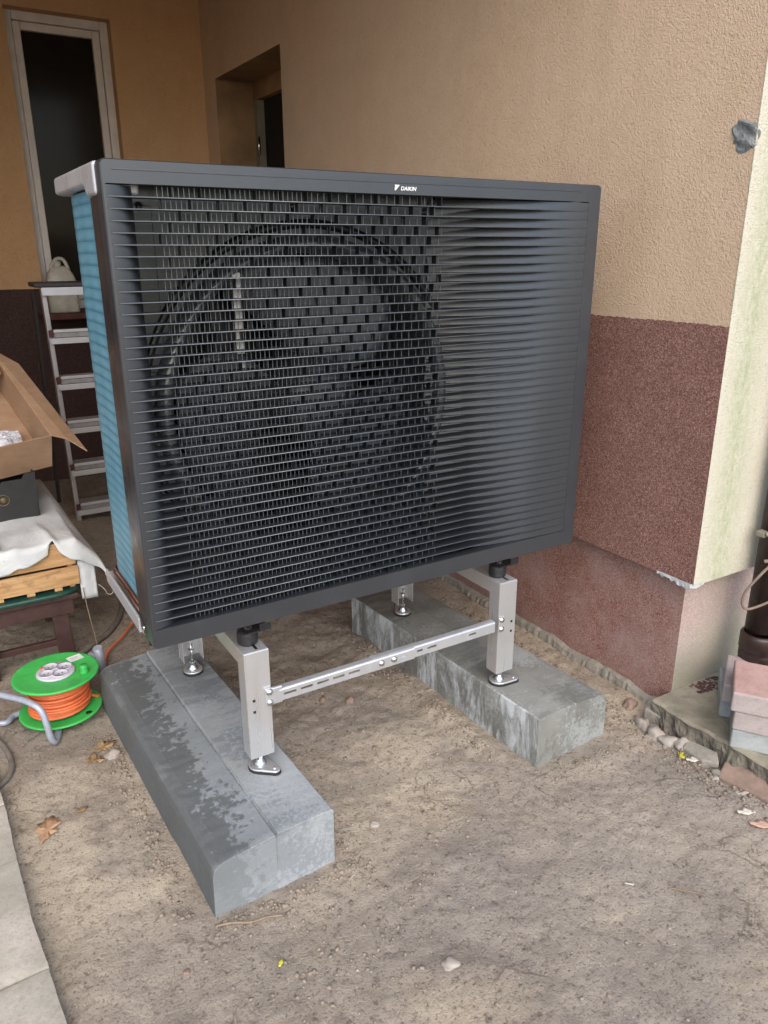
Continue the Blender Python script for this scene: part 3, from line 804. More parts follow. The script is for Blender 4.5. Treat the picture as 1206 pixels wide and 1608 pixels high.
# upright ribs (deep, staggered) and thin wires behind the louvre edges
rb = MB(); wr = MB(); rr = random.Random(2)
for k_ in range(NL+1):
    z0 = IZ0+PITCH*k_+.001; z1 = z0+PITCH-.002
    off = (k_*.37 % 1)*.0575
    x = .10+off
    while x < .768:
        rb.box(x-.0007, x+.0007, .007, .026, z0, z1); x += .0575
    x = .105+(k_ % 2)*.004; i = 0
    while x < .775:
        st = .0105 if x < .40 else (.0105+(x-.40)*.10 if x < .50 else .0205)
        wr.box(x-.0007, x+.0007, .018, .0195, z0, z1); x += st
o = rb.build('grille_rib', 'black_part', hp); o['kind'] = 'stuff'
o = wr.build('grille_wire', 'edge_plastic', hp); o['kind'] = 'stuff'
# casing plate with the fan opening
FC = (.455, .50); FR = .365
def plate_with_hole(x0, x1, z0, z1, c, R_, y, n=96):
    vs_ = []; fs = []
    for i in range(n):
        a = 2*math.pi*i/n; dx, dz = math.cos(a), math.sin(a)
        t = min(((x1-c[0])/dx if dx > 1e-6 else 1e9), ((x0-c[0])/dx if dx < -1e-6 else 1e9), ((z1-c[1])/dz if dz > 1e-6 else 1e9), ((z0-c[1])/dz if dz < -1e-6 else 1e9))
        vs_.append((c[0]+dx*R_, y, c[1]+dz*R_)); vs_.append((c[0]+dx*t, y, c[1]+dz*t))
    for i in range(n):
        j = (i+1) % n; fs.append((2*i, 2*i+1, 2*j+1, 2*j))
    return vs_, fs
cp = MB(); v_, f_ = plate_with_hole(.02, .80, .02, .985, FC, FR+.012, .088); cp.add(v_, f_)
# swaged fields in the casing plate corners
for (x0, x1, z0, z1) in ((.045, .11, .60, .93), (.045, .11, .10, .45)):
    cp.box(x0, x1, .084, .089, z0, z1)
cp.build('casing_plate', 'casing_grey', hp, bevel=.002)
for (x, z) in ((.085, .925), (.42, .935), (.80-.03, .93), (.075, .52), (.085, .07)):
    MB().lathe([(.001, -.006), (.006, -.006), (.007, -.001), (.012, 0)], (x, .087, z), 12, 'y').build('screw', 'black_part', hp)
orf = MB()
orf.lathe([(FR+.014, .088), (FR+.011, .068), (FR+.002, .056), (FR-.010, .053), (FR-.020, .062), (FR-.026, .085), (FR-.026, .34)], (FC[0], 0, FC[1]), 96, 'y')
orf.build('fan_shroud', 'inner_plastic', hp)
orf = MB(); orf.lathe([(FR+.046, .088), (FR+.044, .080), (FR+.030, .078), (FR+.026, .088)], (FC[0], 0, FC[1]), 96, 'y')
orf.build('outer_ring', 'black_part', hp)
# fan
fan = MB().lathe([(.0005, .060), (.05, .062), (.088, .074), (.100, .095), (.104, .22)], (FC[0]+.02, 0, FC[1]-.0), 40, 'y').build('fan', 'fan_plastic', hp)
fcx, fcz = FC[0]+.02, FC[1]
for b_ in range(3):
    a0 = math.radians(66+120*b_); mbb = MB(); vs_ = []; nr, na = 10, 12
    for i in range(nr+1):
        t = i/nr; rad = .085+t*.250
        sweep = math.radians(14*t*t*1.5); half = math.radians(30+16*math.sin(t*2.6))
        for j in range(na+1):
            s_ = j/na*2-1; an = a0+sweep+half*s_
            y = .175+.050*s_*(1-.15*t)+.012*s_*s_
            vs_.append((fcx+rad*math.cos(an), y, fcz+rad*math.sin(an)))
    fs = [(i*(na+1)+j, i*(na+1)+j+1, (i+1)*(na+1)+j+1, (i+1)*(na+1)+j) for i in range(nr) for j in range(na)]
    mbb.add(vs_, fs, 0, True); mbb.build('blade', 'fan_plastic', fan, solid=.004)
MB().box(.258, .276, .054, .056, .63, .80).box(.262, .274, .052, .058, .60, .62).build('bright_slit_strip', 'white', hp)  # white strip standing in for a slit of light inside the fan opening
# front motor strut, behind the blades
for x in (.30, .60): MB().box(x-.012, x+.012, .30, .32, .05, .96).build('motor_strut', 'black_part', hp)
# body shell
sh = MB()
sh.box(.80, 1.256, .088, .52, .02, .985)          # compressor compartment
sh.box(.05, .80, .37, .52, .03, .98)              # coil core behind the fan
sh.build('body', 'black_part', hp, bevel=.003)
MB().box(.012, 1.258, .049, .53, .968, 1.0005).build('top_panel', 'silver', hp, bevel=.010, seg=4)
# silver top cap at the left corner, overlapping the pillar and the coil
cap = MB()
cap.prism([(.045, 1.0035), (.465, 1.0035), (.468, .997), (.468, .966), (.155, .966), (.140, .960), (.125, .944), (.045, .944)], 'x', -.004, .08)
cap.build('corner_cap', 'silver', hp, bevel=.007, seg=4)
# pillar
MB().box(.003, .040, .066, .128, .0, .9435).build('corner_pillar', 'pillar', hp, bevel=.002)
pl = MB().prism([(.049, .9435), (.0655, .9435), (.0655, .02), (.125, .045), (.125, .028), (.075, -.012), (.049, -.012)], 'x', .0015, .042).build('corner_pillar_edge', 'black_sheet', hp, bevel=.001)
MB().lathe([(.0005, -.003), (.005, -.003), (.006, 0)], (.0015, .088, .018), 12, 'x').build('screw', 'bolt', pl)
# blue coil rows
cs = MB(); prf = []
CP = .0247
for i in range(7):
    t = i/6; prf.append((.018-.0004*math.sin(t*math.pi), CP*t))
vs_ = []
for (x, z_) in prf:
    for q in range(9):
        a = q/8
        if a < .75: y = .126+(.40-.126)*a/.75; xx = x
        else:
            an = (a-.75)/.25*math.pi/2; y = .40+.05*math.sin(an); xx = x+.05*(1-math.cos(an))
        vs_.append((xx, y, z_))
fs = [(i*9+j, i*9+j+1, (i+1)*9+j+1, (i+1)*9+j) for i in range(6) for j in range(8)]
cs.add(vs_, fs, 0, True)
row = cs.build('coil_row', 'coil', hp, at=(HPL.x, HPL.y, 0))
row.location.z = .048
nrow = 37
for i in range(1, nrow): twin(row, hp, (0, 0, .048+CP*i))
MB().box(.10, 1.25, .455, .46, .05, .965).build('rear_coil', 'coil', hp)
# bottom tray with copper tubes
tray = MB().box(-.001, .005, .127, .475, -.012, .026).box(.005, 1.256, .055, .53, -.012, -.006).build('drain_tray', 'silver', hp, bevel=.0015)
for i, (dx, dz) in enumerate(((.012, .030), (.016, .041))):
    MB().tube([(dx, .13, dz-.002), (dx, .28, dz+.002), (dx, .43, dz), (dx+.02, .455, dz), (dx+.06, .462, dz)], .0032, 8).build('copper_tube', 'copper', hp)
# logo: three slanted shapes and the word
def text_part(body, size, shear, loc, parent, mat, bold=.0, name='lettering'):
    cu_ = bpy.data.curves.new(name, 'FONT'); cu_.body = body; cu_.size = size; cu_.shear = shear; cu_.offset = bold; cu_.extrude = .0002
    cu_.resolution_u = 3
    to = bpy.data.objects.new('t', cu_); col.objects.link(to)
    dg = bpy.context.evaluated_depsgraph_get(); me_ = bpy.data.meshes.new_from_object(to.evaluated_get(dg))
    bpy.data.objects.remove(to); bpy.data.curves.remove(cu_)
    return me_
me_ = text_part('DAIKIN', .0115, .22, None, None, None, .00018)
me_.materials.clear(); me_.materials.append(M['white'])
wd = max(v.co.x for v in me_.vertices)-min(v.co.x for v in me_.vertices)
for v in me_.vertices: v.co = Vector((v.co.x*.0415/wd, 0-v.co.z, v.co.y))
lo = bpy.data.objects.new('lettering', me_); col.objects.link(lo); lo.parent = frame
lo.location = Vector((.6445, -.0016, .9705))-HPL+Vector((0, 0, 0))
lgm = MB()
lgm.prism([(.6290, .9815), (.6425, .9815), (.6385, .9775), (.6310, .9775)], 'y', -.0018, -.0004)
lgm.prism([(.6293, .9770), (.6335, .9770), (.6312, .9700), (.6298, .9700)], 'y', -.0018, -.0004)
lgm.prism([(.6345, .9770), (.6382, .9770), (.6322, .9703)], 'y', -.0018, -.0004)
lgm.build('logo_mark', 'white', frame)

# ------------------------------------------------------------------ mounting stand
st = thing('mounting_stand', 'stainless steel stand of two bent frames and a slotted bar under the heat pump', 'stand', (.63, .28, -.42))
def post_front(x):
    mb = MB(); w = .032; t = .0025; zt, zb = -.073, -.372
    mb.box(x-w, x+w, .0, t, zb, zt)
    mb.box(x-w, x-w+t, t+.0002, .048, zb, zt-.001); mb.box(x+w-t, x+w, t+.0002, .048, zb, zt-.001)
    mb.box(x-w+t, x+w-t, t+.0002, .012, zb, zb+t)
    return mb.build('post', 'steel', st, bevel=.0018)
def post_rear(x, y):
    mb = MB(); w = .032; t = .0025; zt, zb = -.116, -.372
    mb.box(x-w, x+w, y+.048-t, y+.048, zb, zt)
    mb.box(x-w, x-w+t, y, y+.048-t, zb, zt); mb.box(x+w-t, x+w, y, y+.048-t, zb, zt)
    return mb.build('post', 'steel', st, bevel=.0018)
def beam(x):
    mb = MB(); w = .032; t = .0025
    mb.box(x-w, x+w, .003, .60, -.075, -.0725)
    mb.prism([(.0, -.0735), (.6, -.0735), (.6, -.115), (.048, -.115)], 'x', x-w-.0006, x-w+t-.0006)
    mb.prism([(.0, -.0735), (.6, -.0735), (.6, -.115), (.048, -.115)], 'x', x+w-t+.0006, x+w+.0006)
    return mb.build('top_beam', 'steel', st, bevel=.0012)
def foot(x, y, ang, zt):
    z0 = -.419; pts = []
    for i in range(13): a = math.radians(70+220*i/12); pts.append((.030*math.cos(a), .030*math.sin(a)))
    for i in range(7): a = math.radians(-60+120*i/6); pts.append((.048+.013*math.cos(a), .013*math.sin(a)))
    ca, sa = math.cos(ang), math.sin(ang)
    pts = [(x+p[0]*ca-p[1]*sa, y+p[0]*sa+p[1]*ca) for p in pts]
    fo = MB().prism(pts, 'z', z0+.006, z0+.012).build('foot_plate', 'steel', st, bevel=.002)
    big = [(x+(p[0]-x)*1.04, y+(p[1]-y)*1.04) for p in pts]
    MB().prism(big, 'z', z0, z0+.0055).build('rubber_pad', 'rubber', fo, bevel=.001)
    MB().lathe([(.0005, .013), (.017, .012), (.016, .016), (.010, .022), (.010, .028), (.0005, .028)], (x, y, z0), 20).build('ball_joint', 'bolt', fo)
    hexp = lambda r_: [(x+r_*math.cos(math.pi/3*i), y+r_*math.sin(math.pi/3*i)) for i in range(6)]
    MB().prism(hexp(.0095), 'z', z0+.028, z0+.036).prism(hexp(.0105), 'z', zt+.006 if zt > -.37 else -.370, (zt+.014) if zt > -.37 else -.363).build('nut', 'bolt', fo, bevel=.0008)
    MB().tube([(x, y, z0+.02), (x, y, zt+.03)], .0055, 10).build('threaded_rod', 'bolt', fo)
    px_, py_ = x+.046*ca, y+.046*sa
    MB().lathe([(.0005, .0145), (.0035, .0140), (.0045, .0122)], (px_, py_, z0), 10).build('rivet', 'zinc', fo)
    return fo
for x in (.238, 1.026):
    yr = .575
    p = post_front(x); post_rear(x, yr-.02); beam(x)
    foot(x, .024, math.radians(-60 if x < .5 else -25), -.372); foot(x, yr, math.radians(75), -.345)
    for y in (.055, .52):
        rm = MB().lathe([(.0005, -.072), (.023, -.072), (.026, -.066), (.026, -.045), (.023, -.034), (.0005, -.034)], (x, y, 0), 24).build('rubber_mount', 'rubber', st)
        MB().lathe([(.0005, -.022), (.008, -.022), (.0082, -.032), (.014, -.033)], (x, y-.008, 0), 16).build('mount_bolt', 'bolt', rm)
        MB().box(x-.020, x+.05, y-.035, y+.04, -.0335, -.0305).box(x+.02, x+.05, y-.035, y-.032, -.030, -.013).build('mount_bracket', 'black_sheet', rm, bevel=.001)
    # slot next to the mount, square holes in the post face
    for (hx, hz) in ((.017 if x > .5 else -.014, -.205), (.017 if x > .5 else -.014, -.237)):
        MB().box(x+hx-.0035, x+hx+.0035, -.0006, .001, hz-.0035, hz+.0035).build('square_hole', 'black_part', p)
    MB().box(x+.002, x+.009, .012, .034, -.0724, -.0718).build('slot', 'black_part', p)
# slotted cross bar in two overlapping halves
def slotted(x0, x1, slots, y, zc, name):
    mb = MB(); h = .0165; s_h = .0032; t = .0022
    mb.box(x0, x1, y, y+t, zc+s_h, zc+h-.006); mb.box(x0, x1, y, y+t, zc-h, zc-s_h)
    xa = x0
    for (a, b) in slots:
        if a > xa: mb.box(xa, a, y, y+t, zc-s_h, zc+s_h)
        xa = b
    if xa < x1: mb.box(xa, x1, y, y+t, zc-s_h, zc+s_h)
    mb.prism([(y+t+.0002, zc-h), (y+.016, zc-h), (y+.016, zc-h+t), (y+t+.0002, zc-h+t)], 'x', x0, x1)
    # rounded top fold
    pts = []
    for i in range(7): a = math.radians(180-90*i/6); pts.append((y+.007+.007*math.cos(a), zc+h-.006+.006*math.sin(a)))
    pts += [(y+.020, zc+h), (y+.020, zc+h-t), (y+.007, zc+h-t), (y+t, zc+h-.006)]
    mb.prism(pts, 'x', x0, x1)
    return mb.build(name, 'zinc', st)
sl1 = []; x = .300
while x < .60: sl1.append((x, x+.034)); x += .046
sl2 = [(.655, .665), (.680, .712), (.722, .736), (.775, .805), (.905, .935)]
slotted(.288, .690, [s for s in sl1 if s[1] < .56]+[(.578, .592), (.612, .626), (.64, .665)], -.0105, -.204, 'cross_bar')
slotted(.560, .975, [(a+.0, b+.0) for a, b in ((.700, .720), (.735, .765), (.880, .905))], -.0075, -.203, 'cross_bar')
for (x, sgn) in ((.2625, 1), (1.0, -1)):
    tabm = MB().box(x-.010, x+.035 if sgn > 0 else x+.012, -.0095 if sgn > 0 else -.006, -.0005, -.226, -.179).build('bar_tab', 'zinc', st, bevel=.003)
    if sgn < 0: pass
    for z in (-.188, -.2175):
        MB().lathe([(.0005, -.0055), (.005, -.005), (.0085, -.002), (.0095, .0)], (x+(.0 if sgn > 0 else .001), -.0098 if sgn > 0 else -.0063, z), 14, 'y').build('bolt_head', 'bolt', tabm)
for x in (.585, .625):
    MB().lathe([(.0005, -.0055), (.005, -.005), (.0085, -.002), (.0095, .0)], (x, -.0108, -.204), 14, 'y').build('bolt_head', 'bolt', st)

# ------------------------------------------------------------------ step ladder
ld = thing('step_ladder', 'aluminium step ladder with five grey treads standing behind the heat pump', 'ladder', (.55, 2.75, GZ))
def L_at(s_, x, dy=0):            # s_ 0 bottom .. 1 top, front stile plane
    return (x, 2.70+.06*(1-s_)*0+dy, GZ+s_*(1.265))
xl0, xl1 = .262, .228
XR = .70
def lad_y(z): return 2.62+.10*(z-.70)*-.8
zs = [.675, .470, .235, .0, -.235, -.465]
for x_b, x_t in ((xl0, xl1), (XR+.02, XR)):
    MB().obox((x_b, lad_y(GZ)+.0, GZ), (.022, 0, 0), (0, .05, 0), (x_t-x_b, lad_y(.69)-lad_y(GZ), .69-GZ)).build('front_stile', 'alu', ld, bevel=.002)
for x_b, x_t in ((xl0-.035, xl1-.028), (XR+.05, XR+.03)):
    MB().obox((x_b, lad_y(GZ)+.42, GZ), (.018, 0, 0), (0, .03, 0), (x_t-x_b, lad_y(.66)-lad_y(GZ)-.30, .66-GZ)).build('rear_stile', 'ladder_black', ld, bevel=.002)
for i, z in enumerate(zs):
    s_ = (z-GZ)/(.69-GZ); xa = xl0+(xl1-xl0)*s_; y = lad_y(z)
    if i == 0:
        t_ = MB().box(xa-.030, XR+.05, y-.02, y+.20, z+.004, z+.026).build('top_step', 'ladder_black', ld, bevel=.006)
        MB().box(xa, XR+.02, y-.026, y-.0205, z-.034, z+.004).build('front_rail', 'alu', t_, bevel=.001)
    else:
        t_ = MB().box(xa+.02, XR, y-.02, y+.085, z-.034, z).build('tread', 'tread', ld, bevel=.002)
        MB().box(xa+.015, XR+.004, y-.028, y-.0205, z-.008, z+.006).build('nosing', 'alu', t_, bevel=.001)
        MB().box(xa+.004, XR+.004, y-.026, y-.018, z-.064, z-.036).build('front_rail', 'alu', t_, bevel=.001)
        MB().prism([(xa+.0, z-.03), (xa+.024, z-.024), (xa+.022, z+.004), (xa+.030, z+.010), (xa+.0, z+.004)], 'y', y-.034, y-.0285).build('corner_bracket', 'ladder_red', t_, bevel=.002)

# jug on the sill
jg = thing('jug', 'dirty white plastic canister with a handle on the window sill behind the ladder', 'jug', (.50, 3.50, .5))
jp = rounded_rect(-.085, .085, -.06, .06, .03)
jb = MB(); lv_ = [(0, .98), (.01, 1), (.17, 1), (.215, .86), (.25, .60), (.265, .32)]
vs_ = []
for h, s_ in lv_:
    for x, y in jp: vs_.append((.465+x*s_, 3.50+y*s_, .5+h))
n = len(jp); fs = [(i*n+j, i*n+(j+1) % n, (i+1)*n+(j+1) % n, (i+1)*n+j) for i in range(len(lv_)-1) for j in range(n)]
fs += [tuple(range(n))[::-1], tuple((len(lv_)-1)*n+j for j in range(n))]
jb.add(vs_, fs, 0, True); jb.build('canister', 'jug', jg)
MB().tube(smooth_path([(.415, 3.50, .70), (.425, 3.50, .765), (.462, 3.50, .805), (.50, 3.50, .79), (.525, 3.50, .705)]), .011, 10).build('handle', 'jug', jg)
MB().lathe([(.0005, .03), (.022, .03), (.024, .0)], (.455, 3.50, .762), 18).build('cap', 'jug', jg)

# ------------------------------------------------------------------ stool, tray, wooden crate, cloth, boxes
sto = thing('stool', 'dark maroon painted wooden stool under the pine crate', 'stool', (-.16, 1.38, GZ))
SZ = -.335
for (x, y) in ((-.052, 1.19), (-.31, 1.16), (-.052, 1.55), (-.31, 1.55)):
    MB().obox((x-.027, y-.02, GZ-.01), (.054, 0, 0), (0, .04, 0), (0.0 if x < -.2 else -.008, 0, SZ-.03-GZ)).build('leg', 'stool', sto, bevel=.003)
MB().box(-.345, -.010, 1.165, 1.20, SZ-.060, SZ-.001).build('apron', 'stool', sto, bevel=.002)
MB().box(-.062, -.030, 1.21, 1.56, SZ-.060, SZ-.001).build('apron', 'stool', sto, bevel=.002)
MB().box(-.29, -.078, 1.185, 1.205, -.520, -.498).build('stretcher', 'stool', sto, bevel=.002)
MB().box(-.29, -.078, 1.545, 1.565, -.48, -.45).build('stretcher', 'stool', sto, bevel=.002)
MB().box(-.36, .010, 1.15, 1.60, SZ, SZ+.018).build('seat', 'stool', sto, bevel=.004)
ty = rounded_rect(-.40, .035, 1.135, 1.62, .10, 8)
tag(MB().prism(ty, 'z', SZ+.019, SZ+.036).build('tray', 'green_rim', at=(-.16, 1.38, SZ+.019), bevel=.006), 'dark green round cornered tray between the stool and the pine crate', 'tray')
CZ0 = SZ+.038; CZ1 = -.125
cr_ = thing('wooden_crate', 'pine slat crate on the dark stool, half covered by a white cloth', 'crate', (-.18, 1.38, CZ0))
cx0, cx1, cy0, cy1 = -.42, .018, 1.155, 2.0
for i, (z0, z1) in enumerate(((CZ0+.012, CZ0+.082), (CZ0+.090, CZ1-.004))):
    sk = -.002 if i else .003
    MB().box(cx0, cx1+sk, cy0+(0.003 if i else 0), cy0+.010+(0.003 if i else 0), z0, z1).build('plank', 'pine', cr_, bevel=.0015)
    MB().box(cx1-.012, cx1-.002, cy0+.014, cy1, z0, z1).build('plank', 'pine', cr_, bevel=.0015)
for (x, y) in ((cx1-.030, cy0+.014), (cx0+.02, cy0+.014), (cx1-.030, cy1-.03)):
    MB().box(x, x+.017, y, y+.017, CZ0, CZ1-.006).build('corner_block', 'pine', cr_)
for x in (-.35, -.25, -.15, -.06):
    MB().box(x-.006, x+.020, cy0+.0005, cy0+.012, CZ0, CZ0+.0115).build('runner', 'pine', cr_)
for i in range(5):
    x = cx0+.004+i*.0865
    MB().box(x, x+.080, cy0+.004, cy1, CZ1-.0035, CZ1+.004).build('plank', 'pine', cr_, bevel=.001)
# cloth: a draped sheet over the crate top with a hanging corner
def cloth():
    NU1, NU2, NV, ND = 60, 22, 60, 12; top = CZ1+.008
    Bk = Vector((.034, 2.02, -.118)); T_ = Vector((.142, 1.172, -.335))
    def drop(x):
        pts_ = [(-.46, .095), (-.20, .080), (-.125, .058), (-.072, .038), (-.066, .010), (-.048, .006), (-.038, .030), (-.015, .055), (.0, .070), (.019, .078), (.08, .05), (.142, .002)]
        for (x0, d0), (x1, d1) in zip(pts_, pts_[1:]):
            if x <= x1: return d0+(d1-d0)*(x-x0)/(x1-x0)
        return .002
    rows = []
    for i in range(NV+1):
        y = 2.02+(cy0-.004-2.02)*i/NV; t = i/NV; row_ = []
        for j in range(NU1+1):
            x = -.46+(cx1+.004+.46)*j/NU1
            z_ = top+.0035*math.sin(x*19+y*7)+.003*math.sin(y*27+x*9)+.004
            z_ += .016*math.exp(-((x+.052-(1.16-y)*.10)/.014)**2)*max(0., 1-(y-cy0)/.28)
            z_ += .008*math.exp(-((x+.17+(1.16-y)*.4)/.02)**2)*max(0., 1-(y-cy0)/.35)
            row_.append(Vector((x, y, z_)))
        e = Bk.lerp(T_, t); p0 = row_[-1]
        for j in range(1, NU2+1):
            q = p0.lerp(e, j/NU2); s_ = j/NU2
            q.z += .020*math.sin(math.pi*s_)*t + .005*math.sin(s_*9+y*8)*math.sin(math.pi*s_)
            q.x += .012*math.sin(math.pi*s_)*t
            row_.append(q)
        rows.append(row_)
    last = rows[-1]
    for k_ in range(1, ND+1):
        f_ = k_/ND; rows.append([Vector((p.x+.002*math.sin(p.x*60)*f_, p.y-.010*math.sin(min(1, f_*3)*math.pi/2)-.005*f_*math.sin(p.x*45+1), p.z-drop(p.x)*f_)) for p in last])
    W_ = NU1+NU2+1; vs_ = [p for q in rows for p in q]
    fs = [(i*W_+j, i*W_+j+1, (i+1)*W_+j+1, (i+1)*W_+j) for i in range(NV+ND) for j in range(W_-1)]
    m_ = MB(); m_.add(vs_, fs, 0, True)
    # second layer hanging below the hem at the right corner
    hv = []
    for i in range(9):
        for j in range(9):
            a_, b_ = j/8, i/8
            hv.append((.022+.056*a_, cy0+.012-.004*math.sin(a_*5), -.20-.150*b_-.006*a_))
    m_.add(hv, [(i*9+j, i*9+j+1, (i+1)*9+j+1, (i+1)*9+j) for i in range(8) for j in range(8)], 0, True)
    return m_.build('cloth', 'cloth', at=(-.1, 1.35, top), solid=.002)
tag(cloth(), 'white cloth draped over the pine crate, one corner hanging to a point', 'cloth')
# folded corner of another cloth at the left
fc = MB()
fc.add([(-.30, 1.17, CZ1+.018), (-.218, 1.165, CZ1+.016), (-.222, 1.30, CZ1+.02), (-.30, 1.32, CZ1+.024), (-.30, 1.17, CZ1+.030), (-.212, 1.163, CZ1+.026), (-.225, 1.30, CZ1+.032), (-.30, 1.32, CZ1+.036)],
       [(0, 1, 2, 3), (4, 5, 6, 7), (0, 1, 5, 4), (1, 2, 6, 5), (2, 3, 7, 6), (0, 4, 7, 3)])
tag(fc.build('folded_cloth', 'cloth', at=(-.26, 1.25, CZ1+.02), bevel=.003), 'folded white cloth edge lying on the draped cloth at the left picture edge', 'cloth')

# black printed crate
bz0 = CZ1+.014; BYc = 1.47
bcx = thing('black_box', 'open black printed produce box on the cloth, under the cardboard box', 'box', (-.25, BYc+.15, bz0))
mb = MB()
zt = bz0+.175
mb.prism([(-.50, bz0), (-.048, bz0), (-.040, zt), (-.075, zt), (-.088, zt-.020), (-.155, zt-.022), (-.165, zt-.034), (-.50, zt-.034)], 'y', BYc, BYc+.006)
mb.prism([(BYc+.0065, bz0), (BYc+.32, bz0), (BYc+.32, zt-.03), (BYc+.06, zt-.03), (BYc+.05, zt), (BYc+.0065, zt)], 'x', -.048, -.042)
mb.box(-.50, -.05, BYc+.32, BYc+.326, bz0, zt-.03); mb.box(-.50, -.05, BYc+.0065, BYc+.3195, bz0, bz0+.005)
mb.build('carton', 'crate_black', bcx)
M['gold'] = simple('dull_gold_print', (.13, .085, .03), .5)
MB().lathe([(.022, 0), (.022, -.001), (.019, -.0012), (.019, 0)], (-.160, BYc-.0003, bz0+.083), 24, 'y').build('printed_ring', 'gold', bcx)
MB().lathe([(.0005, -.0008), (.011, -.0008), (.011, 0)], (-.160, BYc-.0003, bz0+.083), 18, 'y').build('printed_fruit', 'gold', bcx)

# cardboard box, tilted towards the camera
cbx = thing('cardboard_box', 'open brown cardboard box tilted on the black box, its flap hanging out', 'box', (-.1, 1.6, .0))
C1 = Vector((.041, 1.50, .187)); C2 = Vector((-.080, 2.00, .468))
v = (C2-C1); Lv = v.length; vn = v.normalized(); un = Vector((-1, -.06, .0)); un = (un-vn*un.dot(vn)).normalized()
nn_ = vn.cross(un); nn_ = nn_ if nn_.z > 0 else -nn_
Wb, Db, T = .46, .155, .005
P0 = C1-nn_*Db
MB().obox(P0, un*Wb, vn*T, nn_*Db).build('wall', 'cardboard', cbx)
MB().obox(P0+vn*(T+.0002), un*T, vn*(Lv-2*T), nn_*Db).build('wall', 'cardboard', cbx)
MB().obox(P0+vn*(Lv-T), un*Wb, vn*T, nn_*Db).build('wall', 'cardboard', cbx)
MB().obox(P0+vn*(T+.0002)+un*(Wb-T), un*T, vn*(Lv-2*T), nn_*Db).build('wall', 'cardboard', cbx)
MB().obox(P0+vn*(T+.0002)+un*(T+.0002), un*(Wb-2*T), vn*(Lv-2*T), nn_*T).build('floor', 'cardboard', cbx)
# flaps
F1 = Vector((.150, 1.44, .125)); F2 = Vector((.010, 1.94, .405))
fl = MB(); q1, q2 = C1+nn_*.001, C2+nn_*.001
fl.add([q1, q2, F2, F2.lerp(F1, .6), F1, q1.lerp(F1, .45)+Vector((0, .010, .012))], [(0, 1, 2, 3, 4, 5)])
fl.build('flap', 'cardboard', cbx, solid=.004)
fl = MB(); a = C1+vn*(T)+un*.012+nn_*-.02; 
fl.add([C2+nn_*.001, C2+un*Wb+nn_*.001, C2+un*Wb+nn_*-.01-vn*.20, C2+un*.02+nn_*-.01-vn*.16], [(0, 1, 2, 3)])
fl.build('flap', 'cardboard', cbx, solid=.004)
fi = MB()
NI = 26; vs_ = []
for i in range(NI+1):
    for j in range(NI+1):
        a, b = i/NI, j/NI
        p = P0+vn*(.012+a*.20)+un*(.06+b*.36)+nn_*(.03+.085*math.sin(math.pi*min(1, max(0, .1+b*.9)))**.5*(1-a*.75)+.030*float(fbm(a*9, b*11, 4, 90)*2))
        vs_.append(p)
fi.add(vs_, [(i*(NI+1)+j, i*(NI+1)+j+1, (i+1)*(NI+1)+j+1, (i+1)*(NI+1)+j) for i in range(NI) for j in range(NI)], 0, False)
tag(fi.build('bubble_wrap', 'film', at=tuple(P0)), 'crumpled clear bubble wrap inside the tilted cardboard box', 'packaging')

# ------------------------------------------------------------------ cable reel
RC = Vector((-.137, .795, 0)); RT, RB = -.418, -.545
rl = thing('cable_reel', 'bright green reel wound with orange cable, lying beside the left kerb stone', 'cable reel', (RC.x, RC.y, GZ))
def disc(z0, h, R_, mat, name, parent):
    return MB().lathe([(.0005, z0), (R_-.004, z0), (R_, z0+.002), (R_+.001, z0+h*.5), (R_, z0+h-.001), (R_-.005, z0+h), (R_-.012, z0+h-.002), (.0005, z0+h-.002)], (RC.x, RC.y, 0), 72).build(name, mat, parent)
dt = disc(RT-.006, .009, .128, 'reel_green', 'top_disc', rl)
db = disc(RB-.004, .008, .124, 'reel_green', 'bottom_disc', rl)
MB().lathe([(.058, RB), (.058, RT-.006)], (RC.x, RC.y, 0), 32).build('drum', 'reel_green', rl)
# wound cable: helix layers
hx = []
turns = 15
for i in range(turns*28+1):
    t = i/28; frac = t/turns
    rr_ = .0875+.0035*math.sin(t*2.1)+.003*math.sin(t*5.3)-.010*max(0, frac-.8)*3
    z_ = RB+.011+(RT-RB-.024)*frac+.0015*math.sin(t*9)
    hx.append((RC.x+rr_*math.cos(2*math.pi*t), RC.y+rr_*math.sin(2*math.pi*t), z_))
MB().tube(hx, .0047, 8).build('wound_cable', 'orange', rl)
hx2 = []
for i in range(14*28+1):
    t = i/28; frac = t/14; rr_ = .0800+.002*math.sin(t*3); z_ = RT-.013-(RT-RB-.024)*frac
    hx2.append((RC.x+rr_*math.cos(2*math.pi*t), RC.y+rr_*math.sin(2*math.pi*t), z_))
MB().tube(hx2, .0045, 7).build('wound_cable', 'orange', rl)
# socket plate
SC = Vector((RC.x, RC.y-.001, RT+.0015))
soc = MB().lathe([(.0005, .0), (.058, .0), (.058, .004), (.054, .007), (.0005, .0075)], SC, 40).build('socket_plate', 'reel_grey', dt)
for a in (20, 110, 200, 290):
    c = SC+Vector((.030*math.cos(math.radians(a)), .030*math.sin(math.radians(a)), .0085))
    so_ = MB().lathe([(.0235, -.001), (.0235, .002), (.0205, .002), (.0200, -.0005), (.0005, -.0006)], c, 24).build('socket', 'reel_grey', soc)
for (dx, dy) in ((-.036, .034), ):
    MB().lathe([(.0005, .0125), (.004, .012), (.0045, .007)], SC+Vector((dx, dy, 0)), 12).build('reset_button', 'red', soc)
hl = MB()
for a in (20, 110, 200, 290):
    c = SC+Vector((.030*math.cos(math.radians(a)), .030*math.sin(math.radians(a)), .0085))
    for s_ in (-1, 1): hl.lathe([(.0005, .0006), (.0022, .0005), (.0022, -.0008)], c+Vector((.006*s_, .002*s_, 0)), 8)
hl.build('contact_holes', 'black_part', soc)
